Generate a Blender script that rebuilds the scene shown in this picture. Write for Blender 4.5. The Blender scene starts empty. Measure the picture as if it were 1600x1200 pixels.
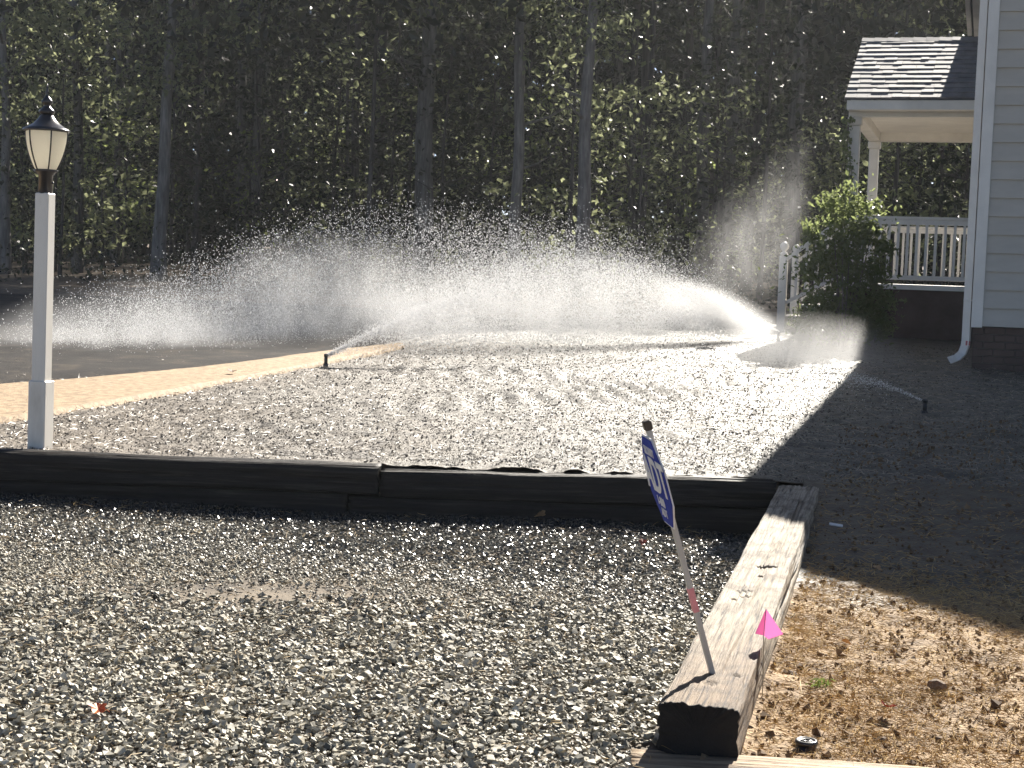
import bpy, math, random
import numpy as np
from mathutils import Vector, Matrix

random.seed(7)
RS = np.random.RandomState(11)
R_ = math.radians
SC = bpy.context.scene
COL = SC.collection

# ------------------------------------------------------------------ camera
FPX = 2400.0                                  # focal length in photo pixels (1600 wide)
CAM_Z = 1.42
cam_d = bpy.data.cameras.new('camera')
cam_d.sensor_width = 36.0
cam_d.lens = 36.0 * FPX / 1600.0
cam_d.clip_start = 0.05
cam_d.clip_end = 600.0
cam = bpy.data.objects.new('camera', cam_d)
COL.objects.link(cam)
CAM_R = Matrix.Rotation(R_(90 - 4.29), 3, 'X') @ Matrix.Rotation(R_(1.9), 3, 'Z')
cam.matrix_world = Matrix.Translation((0, 0, CAM_Z)) @ CAM_R.to_4x4()
SC.camera = cam

# ------------------------------------------------------------------ light
SUN_AZ, SUN_EL = 22.7, 33.5                   # degrees right of straight ahead, above the horizon
S = Vector((math.cos(R_(SUN_EL)) * math.sin(R_(SUN_AZ)), math.cos(R_(SUN_EL)) * math.cos(R_(SUN_AZ)), math.sin(R_(SUN_EL))))
sun_d = bpy.data.lights.new('sun', 'SUN')
sun_d.energy = 5.0
sun_d.angle = R_(0.5)
sun_d.color = (1.0, 0.935, 0.835)
sun = bpy.data.objects.new('sun', sun_d)
sun.rotation_euler = S.to_track_quat('Z', 'Y').to_euler()
sun.location = (20, 50, 40)
COL.objects.link(sun)

world = bpy.data.worlds.new('World')
SC.world = world
world.use_nodes = True
wn = world.node_tree
wn.nodes.clear()
w_out = wn.nodes.new('ShaderNodeOutputWorld')
w_bg = wn.nodes.new('ShaderNodeBackground')
w_sky = wn.nodes.new('ShaderNodeTexSky')
w_sky.sky_type = 'NISHITA'
w_sky.sun_disc = False
w_sky.sun_elevation = R_(SUN_EL)
w_sky.sun_rotation = R_(SUN_AZ)
w_sky.air_density = 0.45
w_sky.dust_density = 0.3
w_sky.ozone_density = 0.0
w_bg.inputs['Strength'].default_value = 0.05
wn.links.new(w_sky.outputs[0], w_bg.inputs[0])
wn.links.new(w_bg.outputs[0], w_out.inputs[0])

SC.view_settings.view_transform = 'Standard'
SC.view_settings.look = 'None'
SC.view_settings.gamma = 1.0
SC.view_settings.use_curve_mapping = False
SC.view_settings.exposure = 1.45

cy = SC.cycles
cy.use_denoising = True
cy.max_bounces = 6
cy.diffuse_bounces = 3
cy.glossy_bounces = 2
cy.transmission_bounces = 4
cy.transparent_max_bounces = 8
cy.volume_bounces = 1
cy.volume_step_rate = 1.0
cy.volume_max_steps = 160
cy.sample_clamp_indirect = 4.0
cy.sample_clamp_direct = 0.0
cy.use_adaptive_sampling = True
cy.adaptive_threshold = 0.02


# ------------------------------------------------------------------ placing helpers
def ray(px, py):
    return CAM_R @ Vector(((px - 800) / FPX, -(py - 600) / FPX, -1.0))


def at(px, py, d):
    """world point seen at photo pixel (px, py) at depth d (world y)"""
    v = ray(px, py)
    return Vector((0, 0, CAM_Z)) + v * (d / v.y)


def atz(px, py, z):
    v = ray(px, py)
    return Vector((0, 0, CAM_Z)) + v * ((z - CAM_Z) / v.z)


def sstep(a, b, x):
    t = np.clip((np.asarray(x, float) - a) / (b - a), 0, 1)
    return t * t * (3 - 2 * t)


# ------------------------------------------------------------------ value noise (numpy)
_LAT = np.random.RandomState(3).rand(256, 256)


def vnoise(x, y, seed=0):
    x = np.asarray(x, float) + seed * 17.31
    y = np.asarray(y, float) + seed * 9.77
    xi = np.floor(x).astype(int); yi = np.floor(y).astype(int)
    fx = x - xi; fy = y - yi
    fx = fx * fx * (3 - 2 * fx); fy = fy * fy * (3 - 2 * fy)
    a = _LAT[xi & 255, yi & 255]; b = _LAT[(xi + 1) & 255, yi & 255]
    c = _LAT[xi & 255, (yi + 1) & 255]; d = _LAT[(xi + 1) & 255, (yi + 1) & 255]
    return (a * (1 - fx) + b * fx) * (1 - fy) + (c * (1 - fx) + d * fx) * fy - 0.5


def fbm(x, y, sc, octs=4, seed=0, gain=0.5):
    r = 0; amp = 1.0
    for k in range(octs):
        r = r + amp * vnoise(np.asarray(x) / sc, np.asarray(y) / sc, seed + k * 3)
        sc *= 0.5; amp *= gain
    return r


# ------------------------------------------------------------------ terrain
TIE_A = Vector((0.0, 0.0, 0.0))   # set below
_PY = [-5, 8.85, 12, 15, 18, 22, 28, 40, 100, 200]
_PZ = [.2, .255, .335, .42, .52, .645, .76, .90, 2.0, 4.0]


TA = atz(1030, 1097, .225)            # near left top corner of the long tie
TB = atz(1218, 758, .245)             # far left top corner
tdir = math.atan2(TB.y - TA.y, TB.x - TA.x)


def tie_right_x(y):
    """x of the right face of the long railroad tie"""
    return TA.x + (np.asarray(y, float) - TA.y) / math.tan(tdir) + .222 / math.sin(tdir)


def ground(x, y):
    x = np.asarray(x, float); y = np.asarray(y, float)
    z = np.interp(y, _PY, _PZ)
    z = z + 0.13 * sstep(1.6, 4.5, x) * sstep(9.5, 12, y) * (1 - sstep(16, 21, y))
    # the low soil bed to the right of the long tie
    low = 0.045 + 0.02 * sstep(4, 8, y)
    k = 1 - sstep(6.6, 9.8, y)
    k = k * sstep(-0.5, 0.05, x - tie_right_x(y))
    return z * (1 - k) + low * k


def drive(x, y):
    x = np.asarray(x, float); y = np.asarray(y, float)
    z = 0.075 - 0.065 * sstep(4.2, 8.6, y)
    z = z - 0.045 * sstep(0.5, 1.3, x) * sstep(7.4, 8.7, y) - .02 * sstep(-2.4, -.8, x) * sstep(7.2, 8.6, y) + 0.03 * (1 - sstep(-3.4, -1.6, x)) * sstep(7.0, 8.7, y)
    return z + 0.02 * fbm(x, y, 1.3, 2, 5)


# ------------------------------------------------------------------ materials
def new_mat(name):
    m = bpy.data.materials.new(name)
    m.use_nodes = True
    nt = m.node_tree
    nt.nodes.clear()
    return m, nt


def N(nt, t, **kw):
    n = nt.nodes.new(t)
    for k, v in kw.items():
        if k.startswith('i_'):
            key = k[2:]
            key = int(key) if key.isdigit() else key.replace('_', ' ')
            n.inputs[key].default_value = v
        else:
            setattr(n, k, v)
    return n


def ramp(nt, fac, stops):
    r = nt.nodes.new('ShaderNodeValToRGB')
    el = r.color_ramp.elements
    while len(el) < len(stops):
        el.new(0.5)
    for e, (p, c) in zip(el, stops):
        e.position = p
        e.color = (c[0], c[1], c[2], 1)
    nt.links.new(fac, r.inputs[0])
    return r.outputs[0]


def mat(name, stops, scale=4.0, rough=0.6, detail=6.0, stretch=(1, 1, 1), bump=0.0, bump_scale=None, bump_dist=0.01,
        island=False, spec=0.5, translucent=0.0, tcol=None, coat=0.0, metallic=0.0, coords='Object', rough_var=0.0, bump_stretch=None):
    """noise coloured principled material; island=True varies the colour per loose piece"""
    m, nt = new_mat(name)
    L = nt.links
    out = N(nt, 'ShaderNodeOutputMaterial')
    p = N(nt, 'ShaderNodeBsdfPrincipled')
    tc = N(nt, 'ShaderNodeTexCoord')
    mp = N(nt, 'ShaderNodeMapping')
    mp.inputs['Scale'].default_value = stretch
    L.new(tc.outputs[coords], mp.inputs[0])
    nz = N(nt, 'ShaderNodeTexNoise', i_Scale=scale, i_Detail=detail, i_Roughness=0.62)
    L.new(mp.outputs[0], nz.inputs['Vector'])
    fac = nz.outputs['Fac']
    if island:
        g = N(nt, 'ShaderNodeNewGeometry')
        mx = N(nt, 'ShaderNodeMath', operation='MULTIPLY_ADD')
        mx.inputs[1].default_value = 0.75
        L.new(g.outputs['Random Per Island'], mx.inputs[0])
        m2 = N(nt, 'ShaderNodeMath', operation='MULTIPLY')
        m2.inputs[1].default_value = 0.25
        L.new(fac, m2.inputs[0])
        L.new(m2.outputs[0], mx.inputs[2])
        fac2 = mx.outputs[0]
    else:
        mr = N(nt, 'ShaderNodeMapRange')
        mr.inputs[1].default_value = 0.3
        mr.inputs[2].default_value = 0.7
        L.new(fac, mr.inputs[0])
        fac2 = mr.outputs[0]
    c = ramp(nt, fac2, stops)
    L.new(c, p.inputs['Base Color'])
    p.inputs['Roughness'].default_value = rough
    if rough_var:
        mr2 = N(nt, 'ShaderNodeMapRange')
        mr2.inputs[1].default_value = 0.3; mr2.inputs[2].default_value = 0.7
        mr2.inputs[3].default_value = rough - rough_var; mr2.inputs[4].default_value = rough + rough_var
        L.new(fac, mr2.inputs[0]); L.new(mr2.outputs[0], p.inputs['Roughness'])
    p.inputs['Specular IOR Level'].default_value = spec
    p.inputs['Metallic'].default_value = metallic
    p.inputs['Coat Weight'].default_value = coat
    if bump:
        nb = N(nt, 'ShaderNodeTexNoise', i_Scale=bump_scale or scale * 3, i_Detail=8.0, i_Roughness=0.65)
        if bump_stretch:
            mp2 = N(nt, 'ShaderNodeMapping'); mp2.inputs['Scale'].default_value = bump_stretch
            L.new(tc.outputs[coords], mp2.inputs[0]); L.new(mp2.outputs[0], nb.inputs['Vector'])
        else:
            L.new(mp.outputs[0], nb.inputs['Vector'])
        b = N(nt, 'ShaderNodeBump', i_Strength=bump, i_Distance=bump_dist)
        L.new(nb.outputs['Fac'], b.inputs['Height'])
        L.new(b.outputs[0], p.inputs['Normal'])
    sh = p.outputs[0]
    if translucent:
        t = N(nt, 'ShaderNodeBsdfTranslucent')
        if tcol:
            t.inputs[0].default_value = (*tcol, 1)
        else:
            L.new(c, t.inputs[0])
        mix = N(nt, 'ShaderNodeMixShader')
        mix.inputs[0].default_value = translucent
        L.new(sh, mix.inputs[1]); L.new(t.outputs[0], mix.inputs[2])
        sh = mix.outputs[0]
    L.new(sh, out.inputs['Surface'])
    return m


def flat(name, c, rough=0.5, **kw):
    lo = tuple(v * 0.86 for v in c); hi = tuple(min(1, v * 1.1) for v in c)
    return mat(name, [(0.0, lo), (1.0, hi)], rough=rough, **kw)


M = {}
def lawn_mat():
    m, nt = new_mat('wet_seeded_soil')
    L = nt.links
    out = N(nt, 'ShaderNodeOutputMaterial'); p = N(nt, 'ShaderNodeBsdfPrincipled'); tc = N(nt, 'ShaderNodeTexCoord')
    nz = N(nt, 'ShaderNodeTexNoise', i_Scale=9.0, i_Detail=12.0, i_Roughness=.65); L.new(tc.outputs['Object'], nz.inputs['Vector'])
    wetc = ramp(nt, nz.outputs['Fac'], [(.3, (.044, .039, .033)), (.5, (.105, .093, .075)), (.7, (.20, .178, .142))])
    dryc = ramp(nt, nz.outputs['Fac'], [(.3, (.07, .056, .042)), (.5, (.168, .138, .106)), (.7, (.28, .235, .182))])
    # soaked towards the porch-side sprinkler, damp only towards the walk
    sep = N(nt, 'ShaderNodeSeparateXYZ'); L.new(tc.outputs['Object'], sep.inputs[0])
    big = N(nt, 'ShaderNodeTexNoise', i_Scale=.8, i_Detail=5.0); L.new(tc.outputs['Object'], big.inputs['Vector'])
    s1 = N(nt, 'ShaderNodeMath', operation='MULTIPLY_ADD'); s1.inputs[1].default_value = 4.0
    L.new(big.outputs['Fac'], s1.inputs[0]); L.new(sep.outputs['X'], s1.inputs[2])
    mr = N(nt, 'ShaderNodeMapRange', clamp=True); mr.inputs[1].default_value = -.6; mr.inputs[2].default_value = 2.6
    L.new(s1.outputs[0], mr.inputs[0])
    mx = N(nt, 'ShaderNodeMix', data_type='RGBA'); L.new(mr.outputs[0], mx.inputs[0]); L.new(dryc, mx.inputs[6]); L.new(wetc, mx.inputs[7])
    L.new(mx.outputs[2], p.inputs['Base Color'])
    r1 = N(nt, 'ShaderNodeMapRange', clamp=True); r1.inputs[3].default_value = .62; r1.inputs[4].default_value = .40; L.new(mr.outputs[0], r1.inputs[0])
    L.new(r1.outputs[0], p.inputs['Roughness'])
    p.inputs['Specular IOR Level'].default_value = .45
    nb = N(nt, 'ShaderNodeTexNoise', i_Scale=60.0, i_Detail=8.0, i_Roughness=.65); L.new(tc.outputs['Object'], nb.inputs['Vector'])
    b = N(nt, 'ShaderNodeBump', i_Strength=.9, i_Distance=.02); L.new(nb.outputs['Fac'], b.inputs['Height']); L.new(b.outputs[0], p.inputs['Normal'])
    L.new(p.outputs[0], out.inputs[0])
    return m


M['lawn'] = lawn_mat()
def soil_mat():
    m, nt = new_mat('dry_soil')
    L = nt.links
    out = N(nt, 'ShaderNodeOutputMaterial'); p = N(nt, 'ShaderNodeBsdfPrincipled'); tc = N(nt, 'ShaderNodeTexCoord')
    nz = N(nt, 'ShaderNodeTexNoise', i_Scale=5.0, i_Detail=12.0, i_Roughness=.65); L.new(tc.outputs['Object'], nz.inputs['Vector'])
    c = ramp(nt, nz.outputs['Fac'], [(.3, (.11, .068, .036)), (.5, (.27, .18, .095)), (.7, (.44, .31, .17))])
    # watered beyond the dry strip, its colour also darkened for the house shadow
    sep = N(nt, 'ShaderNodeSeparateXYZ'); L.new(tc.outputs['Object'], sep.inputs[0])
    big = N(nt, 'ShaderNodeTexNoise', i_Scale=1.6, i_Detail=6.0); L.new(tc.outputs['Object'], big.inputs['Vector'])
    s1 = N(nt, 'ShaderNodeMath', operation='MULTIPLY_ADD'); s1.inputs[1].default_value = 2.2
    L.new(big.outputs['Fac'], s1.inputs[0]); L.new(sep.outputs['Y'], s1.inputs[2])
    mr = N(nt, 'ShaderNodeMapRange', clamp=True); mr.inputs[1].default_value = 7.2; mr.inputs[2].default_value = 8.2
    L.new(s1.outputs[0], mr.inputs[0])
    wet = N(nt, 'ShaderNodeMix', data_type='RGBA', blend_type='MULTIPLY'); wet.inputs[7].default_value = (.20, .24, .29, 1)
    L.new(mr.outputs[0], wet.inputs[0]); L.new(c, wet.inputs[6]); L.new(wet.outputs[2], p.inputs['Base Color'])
    rg = N(nt, 'ShaderNodeMapRange', clamp=True); rg.inputs[3].default_value = .85; rg.inputs[4].default_value = .5
    L.new(mr.outputs[0], rg.inputs[0]); L.new(rg.outputs[0], p.inputs['Roughness'])
    nb = N(nt, 'ShaderNodeTexNoise', i_Scale=60.0, i_Detail=8.0); L.new(tc.outputs['Object'], nb.inputs['Vector'])
    b = N(nt, 'ShaderNodeBump', i_Strength=.9, i_Distance=.015); L.new(nb.outputs['Fac'], b.inputs['Height']); L.new(b.outputs[0], p.inputs['Normal'])
    L.new(p.outputs[0], out.inputs[0])
    return m


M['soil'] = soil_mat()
M['dirt'] = mat('driveway_dirt', [(0.0, (.06, .05, .04)), (1.0, (.26, .21, .15))], scale=4.0, rough=.85, bump=.6, bump_scale=80.0)
M['floor'] = mat('leaf_litter', [(0.0, (.05, .04, .03)), (.5, (.12, .085, .055)), (1.0, (.27, .18, .10))], scale=6.0, detail=10.0,
                 rough=.8, bump=.8, bump_scale=14.0, bump_dist=.05)
M['asphalt'] = mat('dark_wet_asphalt', [(0.0, (.016, .015, .015)), (.6, (.034, .031, .029)), (1.0, (.075, .062, .048))], scale=3.0, detail=12.0, rough=.85, bump=.6, bump_scale=70.0, spec=.15)
M['walk'] = mat('tan_gravel_walk', [(0.0, (.20, .135, .075)), (.5, (.36, .255, .15)), (1.0, (.52, .385, .235))], scale=16.0, detail=12.0, rough=.75, bump=.8, bump_scale=60.0)
def stone_mat():
    m, nt = new_mat('grey_crushed_stone')
    L = nt.links
    out = N(nt, 'ShaderNodeOutputMaterial'); p = N(nt, 'ShaderNodeBsdfPrincipled')
    g = N(nt, 'ShaderNodeNewGeometry'); tc = N(nt, 'ShaderNodeTexCoord')
    c = ramp(nt, g.outputs['Random Per Island'], [(0.0, (.09, .088, .072)), (.25, (.24, .225, .175)), (.6, (.40, .372, .295)), (.85, (.52, .475, .375)), (1.0, (.72, .665, .54))])
    nz = N(nt, 'ShaderNodeTexNoise', i_Scale=70.0, i_Detail=4.0); L.new(tc.outputs['Object'], nz.inputs['Vector'])
    c2 = ramp(nt, nz.outputs['Fac'], [(.3, (.72, .72, .72)), (.7, (1.1, 1.08, 1.04))])
    mu = N(nt, 'ShaderNodeMix', data_type='RGBA', blend_type='MULTIPLY'); mu.inputs[0].default_value = 1.0
    L.new(c, mu.inputs[6]); L.new(c2, mu.inputs[7])
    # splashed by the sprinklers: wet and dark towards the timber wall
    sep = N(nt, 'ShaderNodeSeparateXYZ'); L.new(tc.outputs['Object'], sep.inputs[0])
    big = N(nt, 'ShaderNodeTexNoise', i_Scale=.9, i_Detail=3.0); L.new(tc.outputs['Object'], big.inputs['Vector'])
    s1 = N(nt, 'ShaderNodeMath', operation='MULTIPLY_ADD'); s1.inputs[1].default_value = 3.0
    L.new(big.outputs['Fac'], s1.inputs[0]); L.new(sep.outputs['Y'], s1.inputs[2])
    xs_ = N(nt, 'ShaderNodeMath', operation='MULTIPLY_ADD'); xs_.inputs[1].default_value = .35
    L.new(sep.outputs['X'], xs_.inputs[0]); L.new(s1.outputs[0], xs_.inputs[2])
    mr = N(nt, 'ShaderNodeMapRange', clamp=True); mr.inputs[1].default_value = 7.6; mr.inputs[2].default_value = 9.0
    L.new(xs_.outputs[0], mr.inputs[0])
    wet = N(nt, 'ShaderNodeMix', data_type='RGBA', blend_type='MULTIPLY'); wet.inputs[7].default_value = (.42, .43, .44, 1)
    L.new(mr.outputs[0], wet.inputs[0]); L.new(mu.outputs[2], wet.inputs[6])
    s3 = N(nt, 'ShaderNodeMath', operation='MULTIPLY_ADD'); s3.inputs[1].default_value = .5  # the wall's shadow, painted into the stones along its foot
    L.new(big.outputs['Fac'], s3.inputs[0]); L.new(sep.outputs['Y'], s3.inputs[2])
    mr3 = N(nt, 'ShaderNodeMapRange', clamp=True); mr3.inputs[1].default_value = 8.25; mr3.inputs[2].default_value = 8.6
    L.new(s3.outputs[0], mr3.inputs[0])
    wall_shade = N(nt, 'ShaderNodeMix', data_type='RGBA', blend_type='MULTIPLY'); wall_shade.inputs[7].default_value = (.22, .22, .23, 1)
    L.new(mr3.outputs[0], wall_shade.inputs[0]); L.new(wet.outputs[2], wall_shade.inputs[6])
    L.new(wall_shade.outputs[2], p.inputs['Base Color'])
    rg = N(nt, 'ShaderNodeMapRange', clamp=True); rg.inputs[3].default_value = .6; rg.inputs[4].default_value = .22
    L.new(mr.outputs[0], rg.inputs[0]); L.new(rg.outputs[0], p.inputs['Roughness'])
    b = N(nt, 'ShaderNodeBump', i_Strength=.4, i_Distance=.003); L.new(nz.outputs['Fac'], b.inputs['Height']); L.new(b.outputs[0], p.inputs['Normal'])
    L.new(p.outputs[0], out.inputs[0])
    return m


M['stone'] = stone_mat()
M['clod'] = mat('soil_clod', [(0.0, (.035, .03, .024)), (.6, (.12, .103, .082)), (1.0, (.36, .32, .26))], scale=30.0, rough=.40, island=True, spec=.6)
M['dryclod'] = mat('dry_soil_clod', [(0.0, (.08, .05, .03)), (.6, (.22, .145, .08)), (1.0, (.38, .26, .15))], scale=30.0, rough=.85, island=True, spec=.3)
M['straw'] = mat('dry_grass', [(0.0, (.34, .215, .08)), (.6, (.58, .40, .165)), (1.0, (.78, .60, .30))], scale=6.0, rough=.6, island=True, translucent=.25)
M['wetstraw'] = mat('wet_straw', [(0.0, (.20, .16, .11)), (1.0, (.60, .53, .42))], scale=6.0, rough=.4, island=True, translucent=.2)
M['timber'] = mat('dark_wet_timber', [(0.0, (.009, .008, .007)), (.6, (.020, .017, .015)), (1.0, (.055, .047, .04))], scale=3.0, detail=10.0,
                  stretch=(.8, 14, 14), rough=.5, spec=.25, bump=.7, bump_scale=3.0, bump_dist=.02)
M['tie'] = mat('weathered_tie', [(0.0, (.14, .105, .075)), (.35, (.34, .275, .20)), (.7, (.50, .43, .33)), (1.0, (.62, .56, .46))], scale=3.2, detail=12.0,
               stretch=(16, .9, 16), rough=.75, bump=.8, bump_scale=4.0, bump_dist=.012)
M['tie_brown'] = mat('brown_tie', [(0.0, (.13, .085, .05)), (.5, (.33, .24, .15)), (1.0, (.52, .42, .28))], scale=3.2, detail=12.0,
                     stretch=(.9, 16, 16), rough=.75, bump=.8, bump_scale=4.0, bump_dist=.012)
M['white'] = flat('white_paint', (.78, .735, .665), .4, scale=2.0)
M['vinyl'] = mat('white_vinyl', [(0.0, (.62, .58, .51)), (.4, (.76, .725, .66)), (1.0, (.80, .77, .71))], scale=7.0, detail=8.0, rough=.4, stretch=(1, 1, .35))
M['siding'] = mat('grey_siding', [(0.0, (.455, .42, .36)), (1.0, (.535, .495, .43))], scale=2.0, rough=.55, bump=.15, bump_scale=30.0,
                  stretch=(1, 1, 4), bump_dist=.002)
M['black'] = flat('black_metal', (.022, .020, .022), .3, scale=10.0, spec=.6, coat=.4)
M['plastic'] = flat('black_plastic', (.025, .026, .028), .3, scale=20.0, spec=.6)
M['glass'] = mat('frosted_glass', [(0.0, (.78, .75, .66)), (1.0, (.86, .83, .75))], scale=5.0, rough=.2, translucent=.85, tcol=(.99, .97, .91))
M['brick'] = mat('red_brown_brick', [(0.0, (.06, .042, .036)), (1.0, (.13, .088, .075))], scale=3.0, rough=.85, island=False, bump=.3, bump_scale=40.0)
M['mortar'] = flat('mortar', (.12, .11, .10), .9, scale=12.0)
M['shingle'] = mat('grey_shingle', [(0.0, (.13, .13, .14)), (1.0, (.25, .245, .245))], scale=5.0, rough=.8, bump=.4, bump_scale=160.0, bump_dist=.002)
M['roof'] = flat('dark_roofing', (.06, .062, .07), .7, scale=8.0)
M['leaf'] = mat('forest_leaf', [(0.0, (.010, .016, .009)), (.55, (.020, .030, .014)), (.9, (.04, .052, .022)), (1.0, (.09, .09, .035))], scale=3.0, rough=.30,
                island=True, translucent=.5, tcol=(.50, .54, .30), spec=.7)
M['shaded_leaf'] = mat('shaded_leaf', [(0.0, (.008, .012, .008)), (.8, (.018, .025, .014)), (1.0, (.05, .055, .028))], scale=3.0, rough=.32,
                   island=True, translucent=.35, tcol=(.07, .08, .05), spec=.35)  # dark copy of the leaf: the wood's shade is put into its colour
M['leaf_pale'] = mat('pale_leaf', [(0.0, (.05, .075, .025)), (1.0, (.13, .17, .05))], scale=3.0, rough=.34, island=True, translucent=.55, tcol=(.34, .40, .14), spec=.6)
M['bush'] = mat('glossy_shrub_leaf', [(0.0, (.025, .045, .018)), (.7, (.055, .09, .03)), (1.0, (.12, .16, .05))], scale=3.0, rough=.28, island=True,
                translucent=.45, tcol=(.34, .40, .16), spec=.7)
M['bark'] = mat('grey_bark', [(0.0, (.08, .072, .066)), (.5, (.17, .155, .14)), (1.0, (.29, .265, .24))], scale=3.0, detail=10.0, stretch=(4, 4, .6),
                rough=.85, bump=.9, bump_scale=5.0, bump_dist=.03)
M['bark_dark'] = mat('dark_bark', [(0.0, (.035, .03, .027)), (.5, (.075, .066, .06)), (1.0, (.14, .125, .115))], scale=3.0, detail=10.0, stretch=(4, 4, .6),
                rough=.85, bump=.9, bump_scale=5.0, bump_dist=.03)
M['blue'] = mat('blue_sign_face', [(0.0, (.018, .036, .25)), (1.0, (.030, .055, .36))], scale=12.0, rough=.6, spec=.08)
M['print'] = flat('white_print', (.72, .72, .74), .4, scale=20.0)
M['stake'] = mat('pale_stake', [(0.0, (.42, .40, .36)), (1.0, (.62, .59, .54))], scale=6.0, stretch=(3, 3, .5), rough=.5)
M['pink_mark'] = flat('pink_marking_paint', (.78, .30, .32), .5, scale=40.0)
M['pinkflag'] = mat('pink_flag', [(0.0, (.80, .10, .30)), (1.0, (.88, .16, .38))], scale=8.0, rough=.4, translucent=.6, tcol=(.97, .50, .78))
M['steel'] = flat('steel_wire', (.35, .34, .33), .35, metallic=.8, scale=20.0)
M['redtape'] = flat('faded_red_mark', (.45, .10, .10), .6, scale=20.0)
M['leaf_orange'] = mat('orange_fallen_leaf', [(0.0, (.55, .09, .03)), (1.0, (.80, .26, .06))], scale=12.0, rough=.5, translucent=.3)
M['leaf_tan'] = mat('tan_fallen_leaf', [(0.0, (.36, .20, .09)), (1.0, (.66, .46, .26))], scale=12.0, rough=.5, translucent=.3)
M['leaf_brown'] = mat('brown_fallen_leaf', [(0.0, (.13, .075, .04)), (1.0, (.30, .18, .10))], scale=12.0, rough=.6, translucent=.2)
M['leaf_red'] = mat('red_fallen_leaf', [(0.0, (.30, .05, .03)), (1.0, (.50, .13, .06))], scale=12.0, rough=.5, translucent=.3)
M['scrap'] = flat('white_scrap', (.7, .72, .72), .4)
M['weed'] = mat('green_weed', [(0.0, (.14, .20, .05)), (1.0, (.30, .36, .10))], scale=5.0, rough=.5, translucent=.4, island=True)


def water_mat():
    m, nt = new_mat('sunlit_water_drops')
    L = nt.links
    out = N(nt, 'ShaderNodeOutputMaterial')
    t = N(nt, 'ShaderNodeBsdfTranslucent'); t.inputs[0].default_value = (.95, .95, .95, 1)
    d = N(nt, 'ShaderNodeBsdfDiffuse'); d.inputs[0].default_value = (.9, .9, .9, 1)
    a = N(nt, 'ShaderNodeMixShader'); a.inputs[0].default_value = .65
    L.new(d.outputs[0], a.inputs[1]); L.new(t.outputs[0], a.inputs[2])
    L.new(a.outputs[0], out.inputs[0])
    return m


M['water'] = water_mat()


def mist_mat(name, dens, nscale=2.0, stretch=(1, 1, .5), aniso=.45, power=1.3, contrast=(.38, .68), floor=.08):
    m, nt = new_mat(name)
    L = nt.links
    out = N(nt, 'ShaderNodeOutputMaterial')
    v = N(nt, 'ShaderNodeVolumePrincipled')
    v.inputs['Color'].default_value = (.97, .975, .985, 1)
    v.inputs['Anisotropy'].default_value = aniso
    tc = N(nt, 'ShaderNodeTexCoord')
    ln = N(nt, 'ShaderNodeVectorMath', operation='LENGTH')
    L.new(tc.outputs['Object'], ln.inputs[0])
    mr = N(nt, 'ShaderNodeMapRange', clamp=True)
    mr.inputs[1].default_value = 0.0; mr.inputs[2].default_value = 1.0
    mr.inputs[3].default_value = 1.0; mr.inputs[4].default_value = 0.0
    L.new(ln.outputs['Value'], mr.inputs[0])
    pw = N(nt, 'ShaderNodeMath', operation='POWER'); pw.inputs[1].default_value = power
    L.new(mr.outputs[0], pw.inputs[0])
    geo = N(nt, 'ShaderNodeNewGeometry')
    mp = N(nt, 'ShaderNodeMapping'); mp.inputs['Scale'].default_value = stretch
    mp.inputs['Rotation'].default_value = (0, R_(18), 0)
    L.new(geo.outputs['Position'], mp.inputs[0])
    nz = N(nt, 'ShaderNodeTexNoise', i_Scale=nscale, i_Detail=6.0, i_Roughness=.62, i_Distortion=.9)
    L.new(mp.outputs[0], nz.inputs['Vector'])
    m2 = N(nt, 'ShaderNodeMapRange', clamp=True)
    m2.inputs[1].default_value = contrast[0]; m2.inputs[2].default_value = contrast[1]
    m2.inputs[3].default_value = floor; m2.inputs[4].default_value = 1.0
    L.new(nz.outputs['Fac'], m2.inputs[0])
    mu = N(nt, 'ShaderNodeMath', operation='MULTIPLY')
    L.new(pw.outputs[0], mu.inputs[0]); L.new(m2.outputs[0], mu.inputs[1])
    md = N(nt, 'ShaderNodeMath', operation='MULTIPLY'); md.inputs[1].default_value = dens
    L.new(mu.outputs[0], md.inputs[0])
    L.new(md.outputs[0], v.inputs['Density'])
    L.new(v.outputs[0], out.inputs['Volume'])
    return m


# ------------------------------------------------------------------ object helpers
def link(name, me, parent=None):
    o = bpy.data.objects.new(name, me)
    COL.objects.link(o)
    if parent is not None:
        o.parent = parent
    return o


def tag(o, label=None, cat=None, group=None, kind=None):
    if label: o['label'] = label
    if cat: o['category'] = cat
    if group: o['group'] = group
    if kind: o['kind'] = kind
    return o


def thing(name, label, cat, loc=(0, 0, 0), rotz=0.0, group=None):
    o = bpy.data.objects.new(name, None)
    o.empty_display_size = .1
    COL.objects.link(o)
    o.location = loc
    o.rotation_euler = (0, 0, rotz)
    return tag(o, label, cat, group)


def mesh_np(name, V, F, material, smooth=False):
    """V (n,3), F (m,k) arrays -> mesh"""
    V = np.ascontiguousarray(V, dtype=np.float32); F = np.ascontiguousarray(F, dtype=np.int32)
    me = bpy.data.meshes.new(name)
    k = F.shape[1]
    me.vertices.add(len(V)); me.vertices.foreach_set('co', V.ravel())
    me.loops.add(F.size); me.loops.foreach_set('vertex_index', F.ravel())
    me.polygons.add(len(F))
    me.polygons.foreach_set('loop_start', np.arange(0, F.size, k, dtype=np.int32))
    me.polygons.foreach_set('use_smooth', np.full(len(F), smooth, dtype=bool))
    me.update(calc_edges=True)
    me.validate()
    if material: me.materials.append(material)
    return me


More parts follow.
